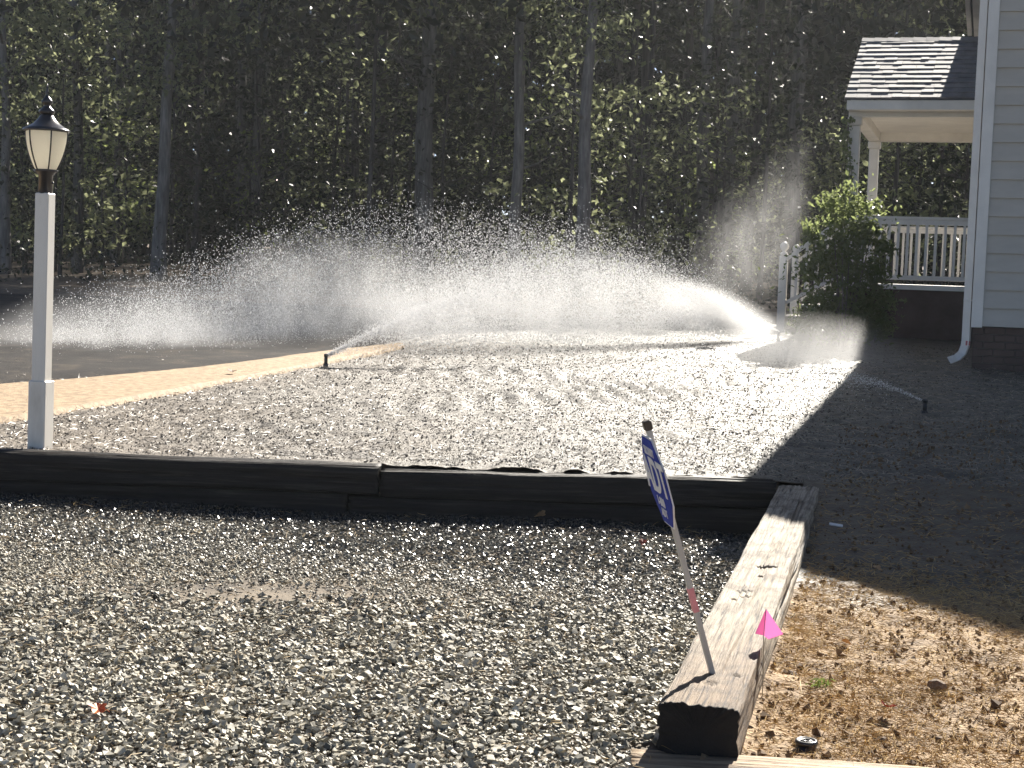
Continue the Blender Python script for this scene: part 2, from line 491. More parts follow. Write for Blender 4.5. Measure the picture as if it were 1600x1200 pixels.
class MB:
    """collects solid shapes into one mesh"""
    def __init__(s):
        s.v = []; s.f = []; s.sm = []

    def add(s, vs, fs, smooth=False):
        n = len(s.v)
        s.v += [tuple(v) for v in vs]
        s.f += [tuple(i + n for i in f) for f in fs]
        s.sm += [smooth] * len(fs)
        return s

    def box(s, x0, x1, y0, y1, z0, z1, ch=0.0):
        if ch <= 0:
            vs = [(x, y, z) for z in (z0, z1) for y in (y0, y1) for x in (x0, x1)]
            fs = [(0, 2, 3, 1), (4, 5, 7, 6), (0, 1, 5, 4), (2, 6, 7, 3), (0, 4, 6, 2), (1, 3, 7, 5)]
            return s.add(vs, fs)
        # chamfered around z edges and top/bottom
        def ringpts(x0, x1, y0, y1, z, c):
            return [(x0 + c, y0, z), (x1 - c, y0, z), (x1, y0 + c, z), (x1, y1 - c, z), (x1 - c, y1, z), (x0 + c, y1, z), (x0, y1 - c, z), (x0, y0 + c, z)]
        rings = [ringpts(x0 + ch, x1 - ch, y0 + ch, y1 - ch, z0, ch * .6), ringpts(x0, x1, y0, y1, z0 + ch, ch), ringpts(x0, x1, y0, y1, z1 - ch, ch),
                 ringpts(x0 + ch, x1 - ch, y0 + ch, y1 - ch, z1, ch * .6)]
        return s.loft(rings)

    def loft(s, rings, caps=True, smooth=False):
        n = len(rings[0]); vs = [p for r in rings for p in r]; fs = []
        for i in range(len(rings) - 1):
            for j in range(n):
                k = (j + 1) % n
                fs.append((i * n + j, i * n + k, (i + 1) * n + k, (i + 1) * n + j))
        if caps:
            fs.append(tuple(reversed(range(n))))
            fs.append(tuple((len(rings) - 1) * n + j for j in range(n)))
        return s.add(vs, fs, smooth)

    def lathe(s, prof, n=24, c=(0, 0, 0), smooth=True, off=0.0):
        rings = [[(c[0] + r * math.cos(2 * math.pi * k / n + off), c[1] + r * math.sin(2 * math.pi * k / n + off), c[2] + z) for k in range(n)] for r, z in prof]
        return s.loft(rings, True, smooth)

    def tube(s, pts, rad, n=8, smooth=True):
        pts = [Vector(p) for p in pts]
        if not hasattr(rad, '__len__'): rad = [rad] * len(pts)
        rings = []
        for i, p in enumerate(pts):
            t = (pts[min(i + 1, len(pts) - 1)] - pts[max(i - 1, 0)])
            t = t.normalized() if t.length > 1e-9 else Vector((0, 0, 1))
            a = t.orthogonal() if i == 0 else (prev - t * prev.dot(t))
            a.normalize(); prev = a
            b = t.cross(a)
            rings.append([p + (a * math.cos(2 * math.pi * k / n) + b * math.sin(2 * math.pi * k / n)) * rad[i] for k in range(n)])
        return s.loft(rings, True, smooth)

    def rect_tube(s, pts, w, h, wdir):
        """rectangular section swept along pts in a plane; wdir is the constant width direction"""
        pts = [Vector(p) for p in pts]; wd = Vector(wdir).normalized(); rings = []
        for i, p in enumerate(pts):
            t = (pts[min(i + 1, len(pts) - 1)] - pts[max(i - 1, 0)]).normalized()
            nn = t.cross(wd).normalized()
            rings.append([p + wd * (sx * w / 2) + nn * (sy * h / 2) for sx, sy in ((-1, -1), (1, -1), (1, 1), (-1, 1))])
        return s.loft(rings)

    def prism(s, poly, z0, z1):
        n = len(poly)
        return s.loft([[(x, y, z0) for x, y in poly], [(x, y, z1) for x, y in poly]])

    def build(s, name, material, parent=None):
        me = bpy.data.meshes.new(name)
        me.from_pydata(s.v, [], s.f)
        me.polygons.foreach_set('use_smooth', s.sm)
        me.update()
        me.materials.append(material)
        o = link(name, me, parent)
        return o


def fix_normals(o):
    import bmesh
    bm = bmesh.new(); bm.from_mesh(o.data)
    bmesh.ops.recalc_face_normals(bm, faces=bm.faces)
    bm.to_mesh(o.data); bm.free()
    return o


def grid_mesh(name, X, Y, Z, material, smooth=True):
    r, c = X.shape
    V = np.stack([X, Y, Z], -1).reshape(-1, 3)
    i = np.arange(r * c).reshape(r, c)
    F = np.stack([i[:-1, :-1], i[:-1, 1:], i[1:, 1:], i[1:, :-1]], -1).reshape(-1, 4)
    return mesh_np(name, V, F, material, smooth)


def rot_rand(n, rs):
    q = rs.normal(size=(n, 4)); q /= np.linalg.norm(q, axis=1)[:, None]
    w, x, y, z = q.T
    return np.stack([1 - 2 * (y * y + z * z), 2 * (x * y - z * w), 2 * (x * z + y * w),
                     2 * (x * y + z * w), 1 - 2 * (x * x + z * z), 2 * (y * z - x * w),
                     2 * (x * z - y * w), 2 * (y * z + x * w), 1 - 2 * (x * x + y * y)], -1).reshape(n, 3, 3)


CUBE_V = np.array([(x, y, z) for z in (-1, 1) for y in (-1, 1) for x in (-1, 1)], float)
CUBE_F = np.array([(0, 2, 3, 1), (4, 5, 7, 6), (0, 1, 5, 4), (2, 6, 7, 3), (0, 4, 6, 2), (1, 3, 7, 5)])
TET_V = np.array([(.94, 0, -.33), (-.47, .82, -.33), (-.47, -.82, -.33), (0, 0, 1)], float) * 1.15
TET_F = np.array([(0, 2, 1), (0, 1, 3), (1, 2, 3), (2, 0, 3)])
OCT_V = np.array([(1, 0, 0), (-1, 0, 0), (0, 1, 0), (0, -1, 0), (0, 0, 1), (0, 0, -1)], float)
OCT_F = np.array([(0, 2, 4), (2, 1, 4), (1, 3, 4), (3, 0, 4), (2, 0, 5), (1, 2, 5), (3, 1, 5), (0, 3, 5)])


def pieces(P, scl, baseV, baseF, rs, jitter=.3, rot=True, tilt=None):
    """many small lumps as one vertex/face array; P (n,3), scl (n,3)"""
    n = len(P); k = len(baseV)
    V = baseV[None] * (1 + jitter * rs.uniform(-1, 1, (n, k, 3)))
    V = V * scl[:, None, :]
    if rot:
        if tilt is None:
            Rm = rot_rand(n, rs)
        else:
            a = rs.uniform(0, 2 * np.pi, n); ca, sa = np.cos(a), np.sin(a); z = np.zeros(n); o = np.ones(n)
            Rz = np.stack([ca, -sa, z, sa, ca, z, z, z, o], -1).reshape(n, 3, 3)
            b = rs.normal(0, tilt, n); cb, sb = np.cos(b), np.sin(b)
            Rx = np.stack([o, z, z, z, cb, -sb, z, sb, cb], -1).reshape(n, 3, 3)
            b = rs.normal(0, tilt, n); cb, sb = np.cos(b), np.sin(b)
            Ry = np.stack([cb, z, sb, z, o, z, -sb, z, cb], -1).reshape(n, 3, 3)
            Rm = Rz @ Rx @ Ry
        V = np.einsum('nij,nkj->nki', Rm, V)
    V = V + P[:, None, :]
    F = baseF[None] + (np.arange(n) * k)[:, None, None]
    return V.reshape(-1, 3), F.reshape(-1, baseF.shape[1])


def leaf_arrays(P, size, rs, up=.35, aspect=.55, droop=.25):
    """rhombic folded leaves, two triangles each"""
    n = len(P)
    d = rs.normal(size=(n, 3)); d[:, 2] -= droop; d /= np.linalg.norm(d, axis=1)[:, None]
    nn = rs.normal(size=(n, 3)); nn[:, 2] += up * 3
    sd = np.cross(d, nn); sd /= np.linalg.norm(sd, axis=1)[:, None] + 1e-9
    nn = np.cross(sd, d)
    L = size[:, None]
    b = P - d * L * .5; t = P + d * L * .5
    l = P + sd * L * aspect * .5 + nn * L * .10 - d * L * .06
    r = P - sd * L * aspect * .5 + nn * L * .10 - d * L * .06
    V = np.stack([b, l, t, r], 1).reshape(-1, 3)
    i = np.arange(n) * 4
    F = np.concatenate([np.stack([i, i + 2, i + 1], -1), np.stack([i, i + 3, i + 2], -1)], 0)
    return V, F


# =================================================================== SETTING
# ground under everything, out to the horizon
xs = np.concatenate([np.linspace(-160, -14, 24), np.linspace(-12, 16, 57), np.linspace(20, 160, 22)])
ys = np.concatenate([np.linspace(-12, 20, 65), np.linspace(20.5, 60, 80), np.linspace(63, 200, 30)])
X, Y = np.meshgrid(xs, ys)
Z = ground(X, Y) + .10 * fbm(X, Y, 6.0, 4, 2) * sstep(22, 30, Y)
far = sstep(22.5, 24.5, Y)
Z = Z - .35 * (1 - sstep(23.0, 24.0, Y))
tag(link('forest_floor', grid_mesh('forest_floor', X, Y, Z, M['floor'])), kind='structure')

# lawn: fine sheet of raked, wet, seeded soil
rows = 9.0 * (25.0 / 9.0) ** np.linspace(0, 1, 290)
rows = np.concatenate([[8.93], rows])
cols = np.linspace(-.50, .46, 640)
T, Y = np.meshgrid(cols, rows)
X = T * (Y + 1.5)
Z = ground(X, Y)


def lawn_bumps(X, Y):
    b = .018 * fbm(X, Y, .55, 3, 21) + .012 * fbm(X, Y, .11, 3, 31) + .013 * np.abs(fbm(X, Y, .05, 2, 41))
    # raked arcs that sweep round towards the porch steps
    r = np.hypot((X - 3.9) * 1.5, Y - 15.0) + .8 * fbm(X, Y, 2.2, 3, 61)
    arcs = np.sin(r * 2 * math.pi / .42) * (.5 + vnoise(X / .9, Y / .9, 71))
    b = b + .022 * arcs * np.clip(.3 + 2.2 * vnoise(X / 1.1, Y / 1.1, 77), 0, 1) * sstep(-3.5, 0.5, X) * (1 - sstep(19, 22, Y))
    r2 = np.hypot(X + 2.0, Y - 2.0)
    b = b + .010 * np.sin(r2 * 2 * math.pi / .55 + 2 * fbm(X, Y, 1.2, 2, 81)) * (.5 + vnoise(X / .7, Y / .7, 91)) * sstep(0, 2.5, X)
    return b


Z = Z + lawn_bumps(X, Y) * (1 - .6 * sstep(16, 24, Y)) - .010
tag(link('lawn', grid_mesh('lawn', X, Y, Z, M['lawn'])), kind='structure')

# soil bed right of the long tie
v = np.linspace(0, 1, 260); u = np.linspace(0, 1, 260) ** 1.4
U, Vv = np.meshgrid(u, v)
Y = 2.0 + Vv * 6.97
X = tie_right_x(Y) - .10 + U * (4.6 + .35 * Y)
Z = ground(X, Y) + .022 * fbm(X, Y, .35, 3, 101) + .016 * fbm(X, Y, .07, 3, 111) + .007
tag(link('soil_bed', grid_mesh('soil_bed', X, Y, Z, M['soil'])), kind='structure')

# driveway bed
Y, U = np.meshgrid(np.linspace(1.5, 8.95, 120), np.linspace(0, 1, 120), indexing='ij')
X = -6 + U * (tie_right_x(Y) - .06 + 6)
Z = drive(X, Y) - .004 + .012 * fbm(X, Y, .3, 3, 5)
tag(link('driveway', grid_mesh('driveway', X, Y, Z, M['dirt'])), kind='structure')

# tan walk curving past the lamp post
lo = [(-4.9, 7.6), (-4.2, 8.95), (-3.37, 10.1), (-2.6, 12.5), (-1.87, 15.0), (-1.50, 16.2), (-1.22, 17.2)]
up = [(-7.2, 9.1), (-5.6, 10.7), (-4.10, 12.3), (-2.92, 14.15), (-2.04, 16.2), (-1.62, 17.0), (-1.28, 17.6)]


def resample(p, n):
    p = np.array(p); t = np.linspace(0, len(p) - 1, n)
    i = np.clip(t.astype(int), 0, len(p) - 2); f = (t - i)[:, None]
    p0 = p[np.clip(i - 1, 0, len(p) - 1)]; p1 = p[i]; p2 = p[i + 1]; p3 = p[np.clip(i + 2, 0, len(p) - 1)]
    return .5 * ((2 * p1) + (-p0 + p2) * f + (2 * p0 - 5 * p1 + 4 * p2 - p3) * f ** 2 + (-p0 + 3 * p1 - 3 * p2 + p3) * f ** 3)


A_ = resample(lo, 120); B_ = resample(up, 120)
sx = np.linspace(0, 1, 24)[None, :, None]
G = A_[:, None, :] * (1 - sx) + B_[:, None, :] * sx
X, Y = G[..., 0], G[..., 1]
Z = ground(X, Y) + .030 + .006 * fbm(X, Y, .2, 3, 7)
Z[:, 0] -= .06; Z[:, -1] -= .06
tag(link('walkway', grid_mesh('walkway', X, Y, Z, M['walk'])), kind='structure')

# dark wet road beyond the walk
ra = resample([(-16, 6.5), (-7.2, 9.12), (-5.6, 10.72), (-4.10, 12.32), (-2.92, 14.17), (-2.04, 16.22), (-1.30, 18.42), (-.72, 20.4), (.6, 21.6)], 120)
rb_ = resample([(-24, 22), (-17, 24.2), (-12, 25.2), (-9, 25.6), (-6, 25.6), (-3.6, 25.0), (-1.8, 24.2), (-.4, 23.2), (.7, 21.9)], 120)
sx = np.linspace(0, 1, 60)[None, :, None]
G = ra[:, None, :] * (1 - sx) + rb_[:, None, :] * sx
X, Y = G[..., 0], G[..., 1]
Z = ground(X, Y) + .026 + .012 * fbm(X, Y, .6, 3, 17)
Z[:, 0] -= .05; Z[:, -1] -= .10
tag(link('road', grid_mesh('road', X, Y, Z, M['asphalt'])), kind='structure')

# =================================================================== HOUSE
HOUSE_RZ = R_(-17.0)
HB = Vector((math.cos(R_(17)), -math.sin(R_(17)), 0)); HA = Vector((math.sin(R_(17)), math.cos(R_(17)), 0))
C0 = at(1520.5, 512, 15.5); C0.z = 0.0
house = thing('house', 'grey lap-sided house with white corner trim on a brick foundation', 'house', C0, HOUSE_RZ)
EAVE = 5.48
MB().box(.0, 8.0, .03, 10.0, 1.0, EAVE).build('wall', M['siding'], house)
# gable triangle and roof
slope = math.tan(R_(28.7))
g = MB()
gz = EAVE + 4.0 * slope
g.add([(0, .03, EAVE), (8, .03, EAVE), (4, .03, gz), (0, .18, EAVE), (8, .18, EAVE), (4, .18, gz)], [(0, 1, 2), (5, 4, 3), (0, 3, 4, 1), (1, 4, 5, 2), (2, 5, 3, 0)])
g.build('gable', M['siding'], house)
rf = MB()
for sgn in (1, -1):
    bx = -.33 if sgn == 1 else 8.33
    z0 = EAVE - .02
    zt = z0 + 4.33 * slope
    rf.add([(bx, -.3, z0), (4, -.3, zt), (4, 10.3, zt), (bx, 10.3, z0), (bx, -.3, z0 + .14), (4, -.3, zt + .14), (4, 10.3, zt + .14), (bx, 10.3, z0 + .14)],
           [(0, 3, 2, 1), (4, 5, 6, 7), (0, 1, 5, 4), (1, 2, 6, 5), (2, 3, 7, 6), (3, 0, 4, 7)])
rf.build('roof', M['roof'], house)
MB().box(-.30, -.02, -.28, 10.0, EAVE - .08, EAVE - .025).build('soffit', M['white'], house)
MB().box(-.40, -.335, -.28, 10.0, EAVE - .07, EAVE + .03).build('gutter', M['white'], house)
# lap siding boards, each a wedge
EXPO = .1835
k = 0
z = 1.0
while z < EAVE - .01:
    zt = min(z + EXPO + .012, EAVE + .02)
    b = MB()
    x0, x1 = .083, 4.2
    b.add([(x0, -.026, z), (x1, -.026, z), (x1, .028, z), (x0, .028, z), (x0, .004, zt), (x1, .004, zt), (x1, .028, zt), (x0, .028, zt)],
          [(0, 1, 2, 3), (7, 6, 5, 4), (0, 4, 5, 1), (1, 5, 6, 2), (2, 6, 7, 3), (3, 7, 4, 0)])
    o = fix_normals(b.build('siding_board', M['siding'], house))
    z += EXPO
MB().box(-.022, .086, -.038, .10, .985, EAVE - .11, .004).build('corner_board', M['white'], house)
# brick foundation
fnd = MB().box(.004, 8.0, .06, 10.0, .2, .996).build('foundation', M['mortar'], house)
bm_full = None
for r in range(8):
    zb = .41 + r * .0735
    off = -.1 if r % 2 else 0.0
    for c in range(12):
        xa = .004 + off + c * .2075; xb = xa + .198
        xa = max(xa, .004)
        if xb - xa < .05: continue
        j = random.uniform(-.003, .003)
        o = MB().box(xa, xb, .034 + j, .058, zb, zb + .064, .003).build('brick', M['brick'], fnd)
# downspout
ds = MB()
xd, yd = -.062, .035
pts = [(xd - .20, yd, 4.47), (xd - .06, yd, 4.36), (xd, yd, 4.26), (xd, yd, 4.10), (xd, yd, 2.4), (xd, yd, .86), (xd - .005, yd, .79), (xd - .030, yd - .03, .72), (xd - .075, yd - .10, .675), (xd - .145, yd - .22, .650)]
ds.rect_tube(pts, .062, .076, (.25, 1, 0))
dso = fix_normals(ds.build('downspout', M['white'], house))
MB().box(xd - .046, xd + .046, yd - .036, yd + .03, 1.245, 1.262).build('strap', M['white'], dso)
MB().box(xd - .002, xd + .040, yd - .0365, yd - .025, .80, .845).build('red_mark', M['redtape'], dso)

# =================================================================== PORCH
P0 = at(1324, 445, 22.0); P0.z = 0
porch = thing('porch', 'white porch with shingled gable roof beside the grey house', 'porch', P0, HOUSE_RZ)
PW = 1.78            # from the near left column to the house front
PD = 3.9             # depth of the porch
FLOOR = 1.38
fl = MB().box(-.10, PW, -.10, PD + .1, FLOOR - .07, FLOOR).build('floor', M['white'], porch)
MB().box(-.04, PW, -.03, PD, .3, FLOOR - .072).build('skirt', M['brick'], porch)
BEAM = 3.72
for nm, (x, y) in zip(range(2), ((0, 0), (0, PD))):
    c = MB().box(x - .078, x + .078, y - .078, y + .078, FLOOR + .10, BEAM - .12, .012).build('column', M['white'], porch)
    MB().box(x - .10, x + .10, y - .10, y + .10, FLOOR + .001, FLOOR + .10, .01).build('base', M['white'], c)
    MB().box(x - .10, x + .10, y - .10, y + .10, BEAM - .12, BEAM - .002, .01).build('capital', M['white'], c)
MB().box(-.09, PW, -.09, .09, BEAM, 3.94).build('beam', M['white'], porch)
MB().box(-.09, PW, PD - .09, PD + .09, BEAM, 3.94).build('beam', M['white'], porch)
MB().box(-.09, .09, .093, PD - .093, BEAM, 3.94).build('beam', M['white'], porch)
MB().box(.093, PW, .093, PD - .093, 3.86, 3.90).build('ceiling', M['white'], porch)
# gable roof with ridge at right angles to the house front
RID = PD / 2
EY = -.48
EZ = 3.91; RZ = 5.07
sl = (RZ - EZ) / (RID - EY)
xl, xr = -.11, PW
rb = MB()
rb.add([(xl, EY, EZ), (xl, RID, RZ), (xl, PD - EY, EZ), (xr, EY, EZ), (xr, RID, RZ), (xr, PD - EY, EZ),
        (xl, EY, EZ + .02), (xl, RID, RZ + .02), (xl, PD - EY, EZ + .02), (xr, EY, EZ + .02), (xr, RID, RZ + .02), (xr, PD - EY, EZ + .02)],
       [(0, 1, 4, 3), (1, 2, 5, 4), (6, 9, 10, 7), (7, 10, 11, 8), (0, 3, 9, 6), (2, 8, 11, 5), (0, 6, 7, 1), (1, 7, 8, 2), (3, 4, 10, 9), (4, 5, 11, 10)])
roof = fix_normals(rb.build('roof', M['roof'], porch))
gb = MB()
gb.add([(-.08, .0, 3.945), (-.08, PD, 3.945), (-.08, RID, RZ - .10), (.0, .0, 3.945), (.0, PD, 3.945), (.0, RID, RZ - .10)], [(0, 2, 1), (3, 4, 5), (0, 1, 4, 3), (1, 2, 5, 4), (2, 0, 3, 5)])
fix_normals(gb.build('gable', M['white'], porch))
MB().box(xl + .02, xr, EY + .02, EY + .045, EZ - .13, EZ - .003).build('fascia', M['white'], porch)
MB().box(xl + .02, xr, EY + .047, -.093, EZ - .12, EZ - .10).build('soffit', M['white'], porch)
ang = math.atan(sl)
slen = math.hypot(RID - EY, RZ - EZ)
NC = 13
cl = slen / NC
ca, sa = math.cos(ang), math.sin(ang)
rsh = random.Random(5)
for r in range(NC):
    s0 = r * cl - .012
    x = xl - .01 - rsh.uniform(0, .1)
    while x < xr - .01:
        w = rsh.uniform(.11, .26)
        xa, xb = max(x, xl - .01), min(x + w, xr)
        x += w
        if xb - xa < .03: continue
        th = rsh.choice((.019, .021, .027, .029)) + rsh.uniform(-.002, .002)
        s00 = s0 + (rsh.uniform(-.006, .006) if th > .02 else .03)
        s1 = (r + 1) * cl + .02
        def q(s, h):
            return (EY + s * ca - h * sa, EZ + .02 + s * sa + h * ca)
        (ya, za), (yb, zb) = q(s00, th), q(s1, .006)
        (yc, zc), (yd2, zd2) = q(s00, .001), q(s1, .001)
        b = MB()
        b.add([(xa, ya, za), (xb - .003, ya, za), (xb - .003, yb, zb), (xa, yb, zb), (xa, yc, zc), (xb - .003, yc, zc), (xb - .003, yd2, zd2), (xa, yd2, zd2)],
              [(0, 1, 2, 3), (4, 7, 6, 5), (0, 4, 5, 1), (1, 5, 6, 2), (2, 6, 7, 3), (3, 7, 4, 0)])
        b.build('shingle', M['shingle'], roof)
x = xl - .01
while x < xr:
    w = .19
    b = MB()
    xb = min(x + w, xr)
    h = rsh.uniform(.03, .042)
    b.add([(x, RID - .15, RZ + .02 - .15 * sl + h), (xb + .02, RID - .15, RZ + .02 - .15 * sl + h - .008), (xb + .02, RID, RZ + .05), (x, RID, RZ + .06),
           (xb + .02, RID + .15, RZ + .02 - .15 * sl + h), (x, RID + .15, RZ + .02 - .15 * sl + h),
           (x, RID - .15, RZ + .02 - .15 * sl), (xb + .02, RID - .15, RZ + .02 - .15 * sl), (xb + .02, RID + .15, RZ + .02 - .15 * sl), (x, RID + .15, RZ + .02 - .15 * sl)],
          [(0, 1, 2, 3), (3, 2, 4, 5), (0, 6, 7, 1), (4, 8, 9, 5), (0, 3, 5, 9, 6), (1, 7, 8, 4, 2), (6, 9, 8, 7)])
    b.build('ridge_shingle', M['shingle'], roof)
    x += w


def railing(y):
    t = MB().box(.085, PW, y - .045, y + .045, 2.29, 2.335, .008).build('top_rail', M['white'], porch)
    MB().box(.085, PW, y - .028, y + .028, 2.225, 2.287).build('sub_rail', M['white'], t)
    MB().box(.085, PW, y - .03, y + .03, 1.45, 1.51).build('bottom_rail', M['white'], porch)
    n = 12
    first = None
    for i in range(n):
        x = .16 + i * .128
        if x > PW - .03: break
        if first is None:
            first = MB().box(-.019, .019, -.019, .019, 0, .712).build('baluster', M['white'], porch); o = first
        else:
            o = first.copy(); COL.objects.link(o); o.parent = porch
        o.location = (x, y, 1.512)


railing(0.0)
railing(PD)
# steps down to the left
for i in range(4):
    zt = FLOOR - .17 * (i + 1)
    xb = -.10 - .27 * i
    st = MB().box(xb - .30, xb, .10, 1.46, zt - .04, zt).build('step', M['white'], porch)
    MB().box(xb - .27, xb - .25, .10, 1.46, zt - .17, zt - .042).build('riser', M['white'], st)
for y in (0.03, 1.52):
    nx = -.92
    nw = MB().box(nx - .058, nx + .058, y - .058, y + .058, .55, 1.74, .008).build('newel_post', M['white'], porch)
    MB().lathe([(.001, 0), (.05, .002), (.062, .02), (.045, .045), (.026, .055), (.03, .07), (.058, .10), (.066, .13), (.055, .165), (.03, .19), (.001, .20)], 16, (nx, y, 1.74)).build('finial', M['white'], nw)
    hr = MB()
    hr.rect_tube([(nx + .05, y, 1.70), (-.08, y, 2.31)], .06, .05, (0, 1, 0))
    h = fix_normals(hr.build('handrail', M['white'], porch))
    h2 = MB(); h2.rect_tube([(nx + .05, y, 1.06), (-.08, y, 1.50)], .05, .05, (0, 1, 0))
    fix_normals(h2.build('bottom_rail', M['white'], porch))
    for i in range(5):
        x = nx + .19 + i * .135
        f = (x - nx - .05) / (.84 - .05)
        MB().box(x - .018, x + .018, y - .018, y + .018, 1.06 + f * .44, 1.68 + f * .61).build('baluster', M['white'], porch)

# =================================================================== RETAINING WALL AND TIES
wall = thing('retaining_wall', 'dark wet stacked timber wall between gravel drive and raised lawn', 'timber wall', (0, 8.76, 0))


def timber_mesh(L, W, H, seed, nx=None, rough=.006, round_=.012, holes=(), axis='x'):
    """rough sawn beam: length along x, width y, height z, centred in x, origin at bottom front left; returns verts, faces"""
    rs = np.random.RandomState(seed)
    nx = nx or max(12, int(L / .03))
    prof = []
    nt_, ns_ = 34, 14
    for i in range(nt_): prof.append((W * i / nt_, H, 0, 1))        # top
    for i in range(ns_): prof.append((W, H * (1 - i / ns_), 1, 0))  # back
    for i in range(8): prof.append((W * (1 - i / 8), 0, 0, -1))     # bottom
    for i in range(ns_): prof.append((0, H * i / ns_, -1, 0))       # front
    prof = np.array(prof, float)
    # round the corners
    cy_, cz_ = W / 2, H / 2
    d = prof[:, :2] - (cy_, cz_)
    ex = np.clip(np.abs(d[:, 0]) - (W / 2 - round_), 0, None); ez = np.clip(np.abs(d[:, 1]) - (H / 2 - round_), 0, None)
    rr = np.hypot(ex, ez); f = np.where(rr > round_, round_ / np.maximum(rr, 1e-6), 1)
    prof[:, 0] = cy_ + np.sign(d[:, 0]) * (np.minimum(np.abs(d[:, 0]), W / 2 - round_) + ex * f)
    prof[:, 1] = cz_ + np.sign(d[:, 1]) * (np.minimum(np.abs(d[:, 1]), H / 2 - round_) + ez * f)
    m = len(prof)
    per = np.arange(m) / m
    x = np.linspace(0, L, nx)
    Xg, Pg = np.meshgrid(x, np.arange(m), indexing='ij')
    yy = prof[None, :, 0] + 0 * Xg; zz = prof[None, :, 1] + 0 * Xg
    g1 = fbm(Xg * 1.6, Pg * .8, 1.0, 4, seed) * rough * 1.3 + fbm(Xg * .7, Pg * 2.5, 1.0, 2, seed + 5) * rough
    cr = vnoise(Xg * .9, Pg * .9, seed + 9)                       # long checks
    g1 = g1 - np.where(cr > .27, (cr - .27) * .15, 0)
    dirv = np.stack([yy - cy_, zz - cz_], -1); dirv /= np.linalg.norm(dirv, axis=-1, keepdims=True) + 1e-9
    yy = yy + dirv[..., 0] * g1; zz = zz + dirv[..., 1] * g1
    zz = zz + .006 * fbm(Xg, 0 * Xg, .8, 2, seed + 15)
    for (hx, hy, rx, ry, dep) in holes:
        q = ((Xg - hx) / rx) ** 2 + ((yy - hy) / ry) ** 2
        top = (Pg < nt_)
        zz = np.where(top & (q < 1), zz - dep * 1.7 * np.clip(1 - q, 0, 1) ** .5, zz)
    V = np.stack([Xg, yy, zz], -1)
    endn = fbm(np.arange(m) * .5, np.zeros(m), 1.0, 2, seed + 21) * .012
    V[0, :, 0] += endn; V[-1, :, 0] += endn[::-1]
    V = V.reshape(-1, 3)
    i = np.arange(nx * m).reshape(nx, m)
    F = []
    j2 = np.roll(np.arange(m), -1)
    Fq = np.stack([i[:-1, :], i[1:, :], i[1:, :][:, j2], i[:-1, :][:, j2]], -1).reshape(-1, 4)
    c0 = len(V); V = np.vstack([V, [[0, cy_, cz_], [L, cy_, cz_]]])
    e0 = np.stack([np.full(m, c0), i[0], i[0][j2], i[0][j2]], -1)
    e1 = np.stack([np.full(m, c0 + 1), i[-1][j2], i[-1], i[-1]], -1)
    return V, Fq, np.vstack([e0[:, :3], e1[:, :3]])


def timber(name, mt, parent, L, W, H, seed, loc, rotz=0.0, tilt=0.0, smooth=True, **kw):
    V, Fq, Ft = timber_mesh(L, W, H, seed, **kw)
    me = bpy.data.meshes.new(name)
    me.from_pydata(V.tolist(), [], Fq.tolist() + Ft.tolist())
    me.polygons.foreach_set('use_smooth', [True] * len(Fq) + [False] * len(Ft))
    me.update()
    me.materials.append(mt)
    o = link(name, me, parent)
    o.location = loc
    o.rotation_euler = (0, tilt, rotz)
    fix_normals(o)
    return o


xl_ = at(592, 732, 8.76).x
xr_ = at(1214, 752, 8.76).x
# top course
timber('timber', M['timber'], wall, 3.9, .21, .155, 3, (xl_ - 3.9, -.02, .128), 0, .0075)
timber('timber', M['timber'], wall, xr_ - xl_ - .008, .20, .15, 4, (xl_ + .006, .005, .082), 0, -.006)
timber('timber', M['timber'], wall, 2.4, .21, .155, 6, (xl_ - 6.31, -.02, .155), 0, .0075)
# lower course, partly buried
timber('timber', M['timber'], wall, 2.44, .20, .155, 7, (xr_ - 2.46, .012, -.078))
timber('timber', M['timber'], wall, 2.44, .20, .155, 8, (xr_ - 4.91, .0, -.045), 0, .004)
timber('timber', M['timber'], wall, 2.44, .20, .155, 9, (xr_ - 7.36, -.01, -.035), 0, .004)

# long tie running away from the camera, right of the gravel (local x = along)
TL = (Vector((TB.x, TB.y)) - Vector((TA.x, TA.y))).length


def on_tie(px, py):
    p = atz(px, py, .235)
    dx, dy = p.x - TA.x, p.y - TA.y
    return dx * math.cos(tdir) + dy * math.sin(tdir), -(-dx * math.sin(tdir) + dy * math.cos(tdir))


holes = []
for (px, py, rx, ry, dep) in ((1198, 885, .020, .040, .03), (1188, 899, .014, .009, .03), (1163, 922, .010, .032, .014), (1147, 934, .012, .008, .02),
                              (1166, 932, .012, .022, .012), (1206, 792, .012, .045, .010), (1250, 790, .012, .01, .014), (1150, 1050, .015, .012, .006),
                              (1110, 1062, .03, .02, .006)):
    a, b_ = on_tie(px, py)
    holes.append((a, .222 - b_ if False else b_, rx, ry, dep))
# width runs to the right of the direction of travel, so mirror y by building with negative rotation frame
tie = thing('railroad_tie', 'long weathered railroad tie running from the near corner to the dark timber wall', 'railroad tie', (TA.x, TA.y, 0), tdir)


def tie_beam():
    V, Fq, Ft = timber_mesh(TL, .222, .165, 12, nx=400, rough=.008, round_=.018,
                            holes=holes)
    V = V.copy(); V[:, 1] *= -1
    me = bpy.data.meshes.new('beam')
    me.from_pydata(V.tolist(), [], [f[::-1] for f in Fq.tolist()] + [f[::-1] for f in Ft.tolist()])
    me.polygons.foreach_set('use_smooth', [True] * len(Fq) + [False] * len(Ft))
    me.update(); me.materials.append(M['tie_long'])
    o = link('beam', me, tie)
    o.location = (0, 0, .062)
    o.rotation_euler = (0, -.0045, 0)
    return fix_normals(o)


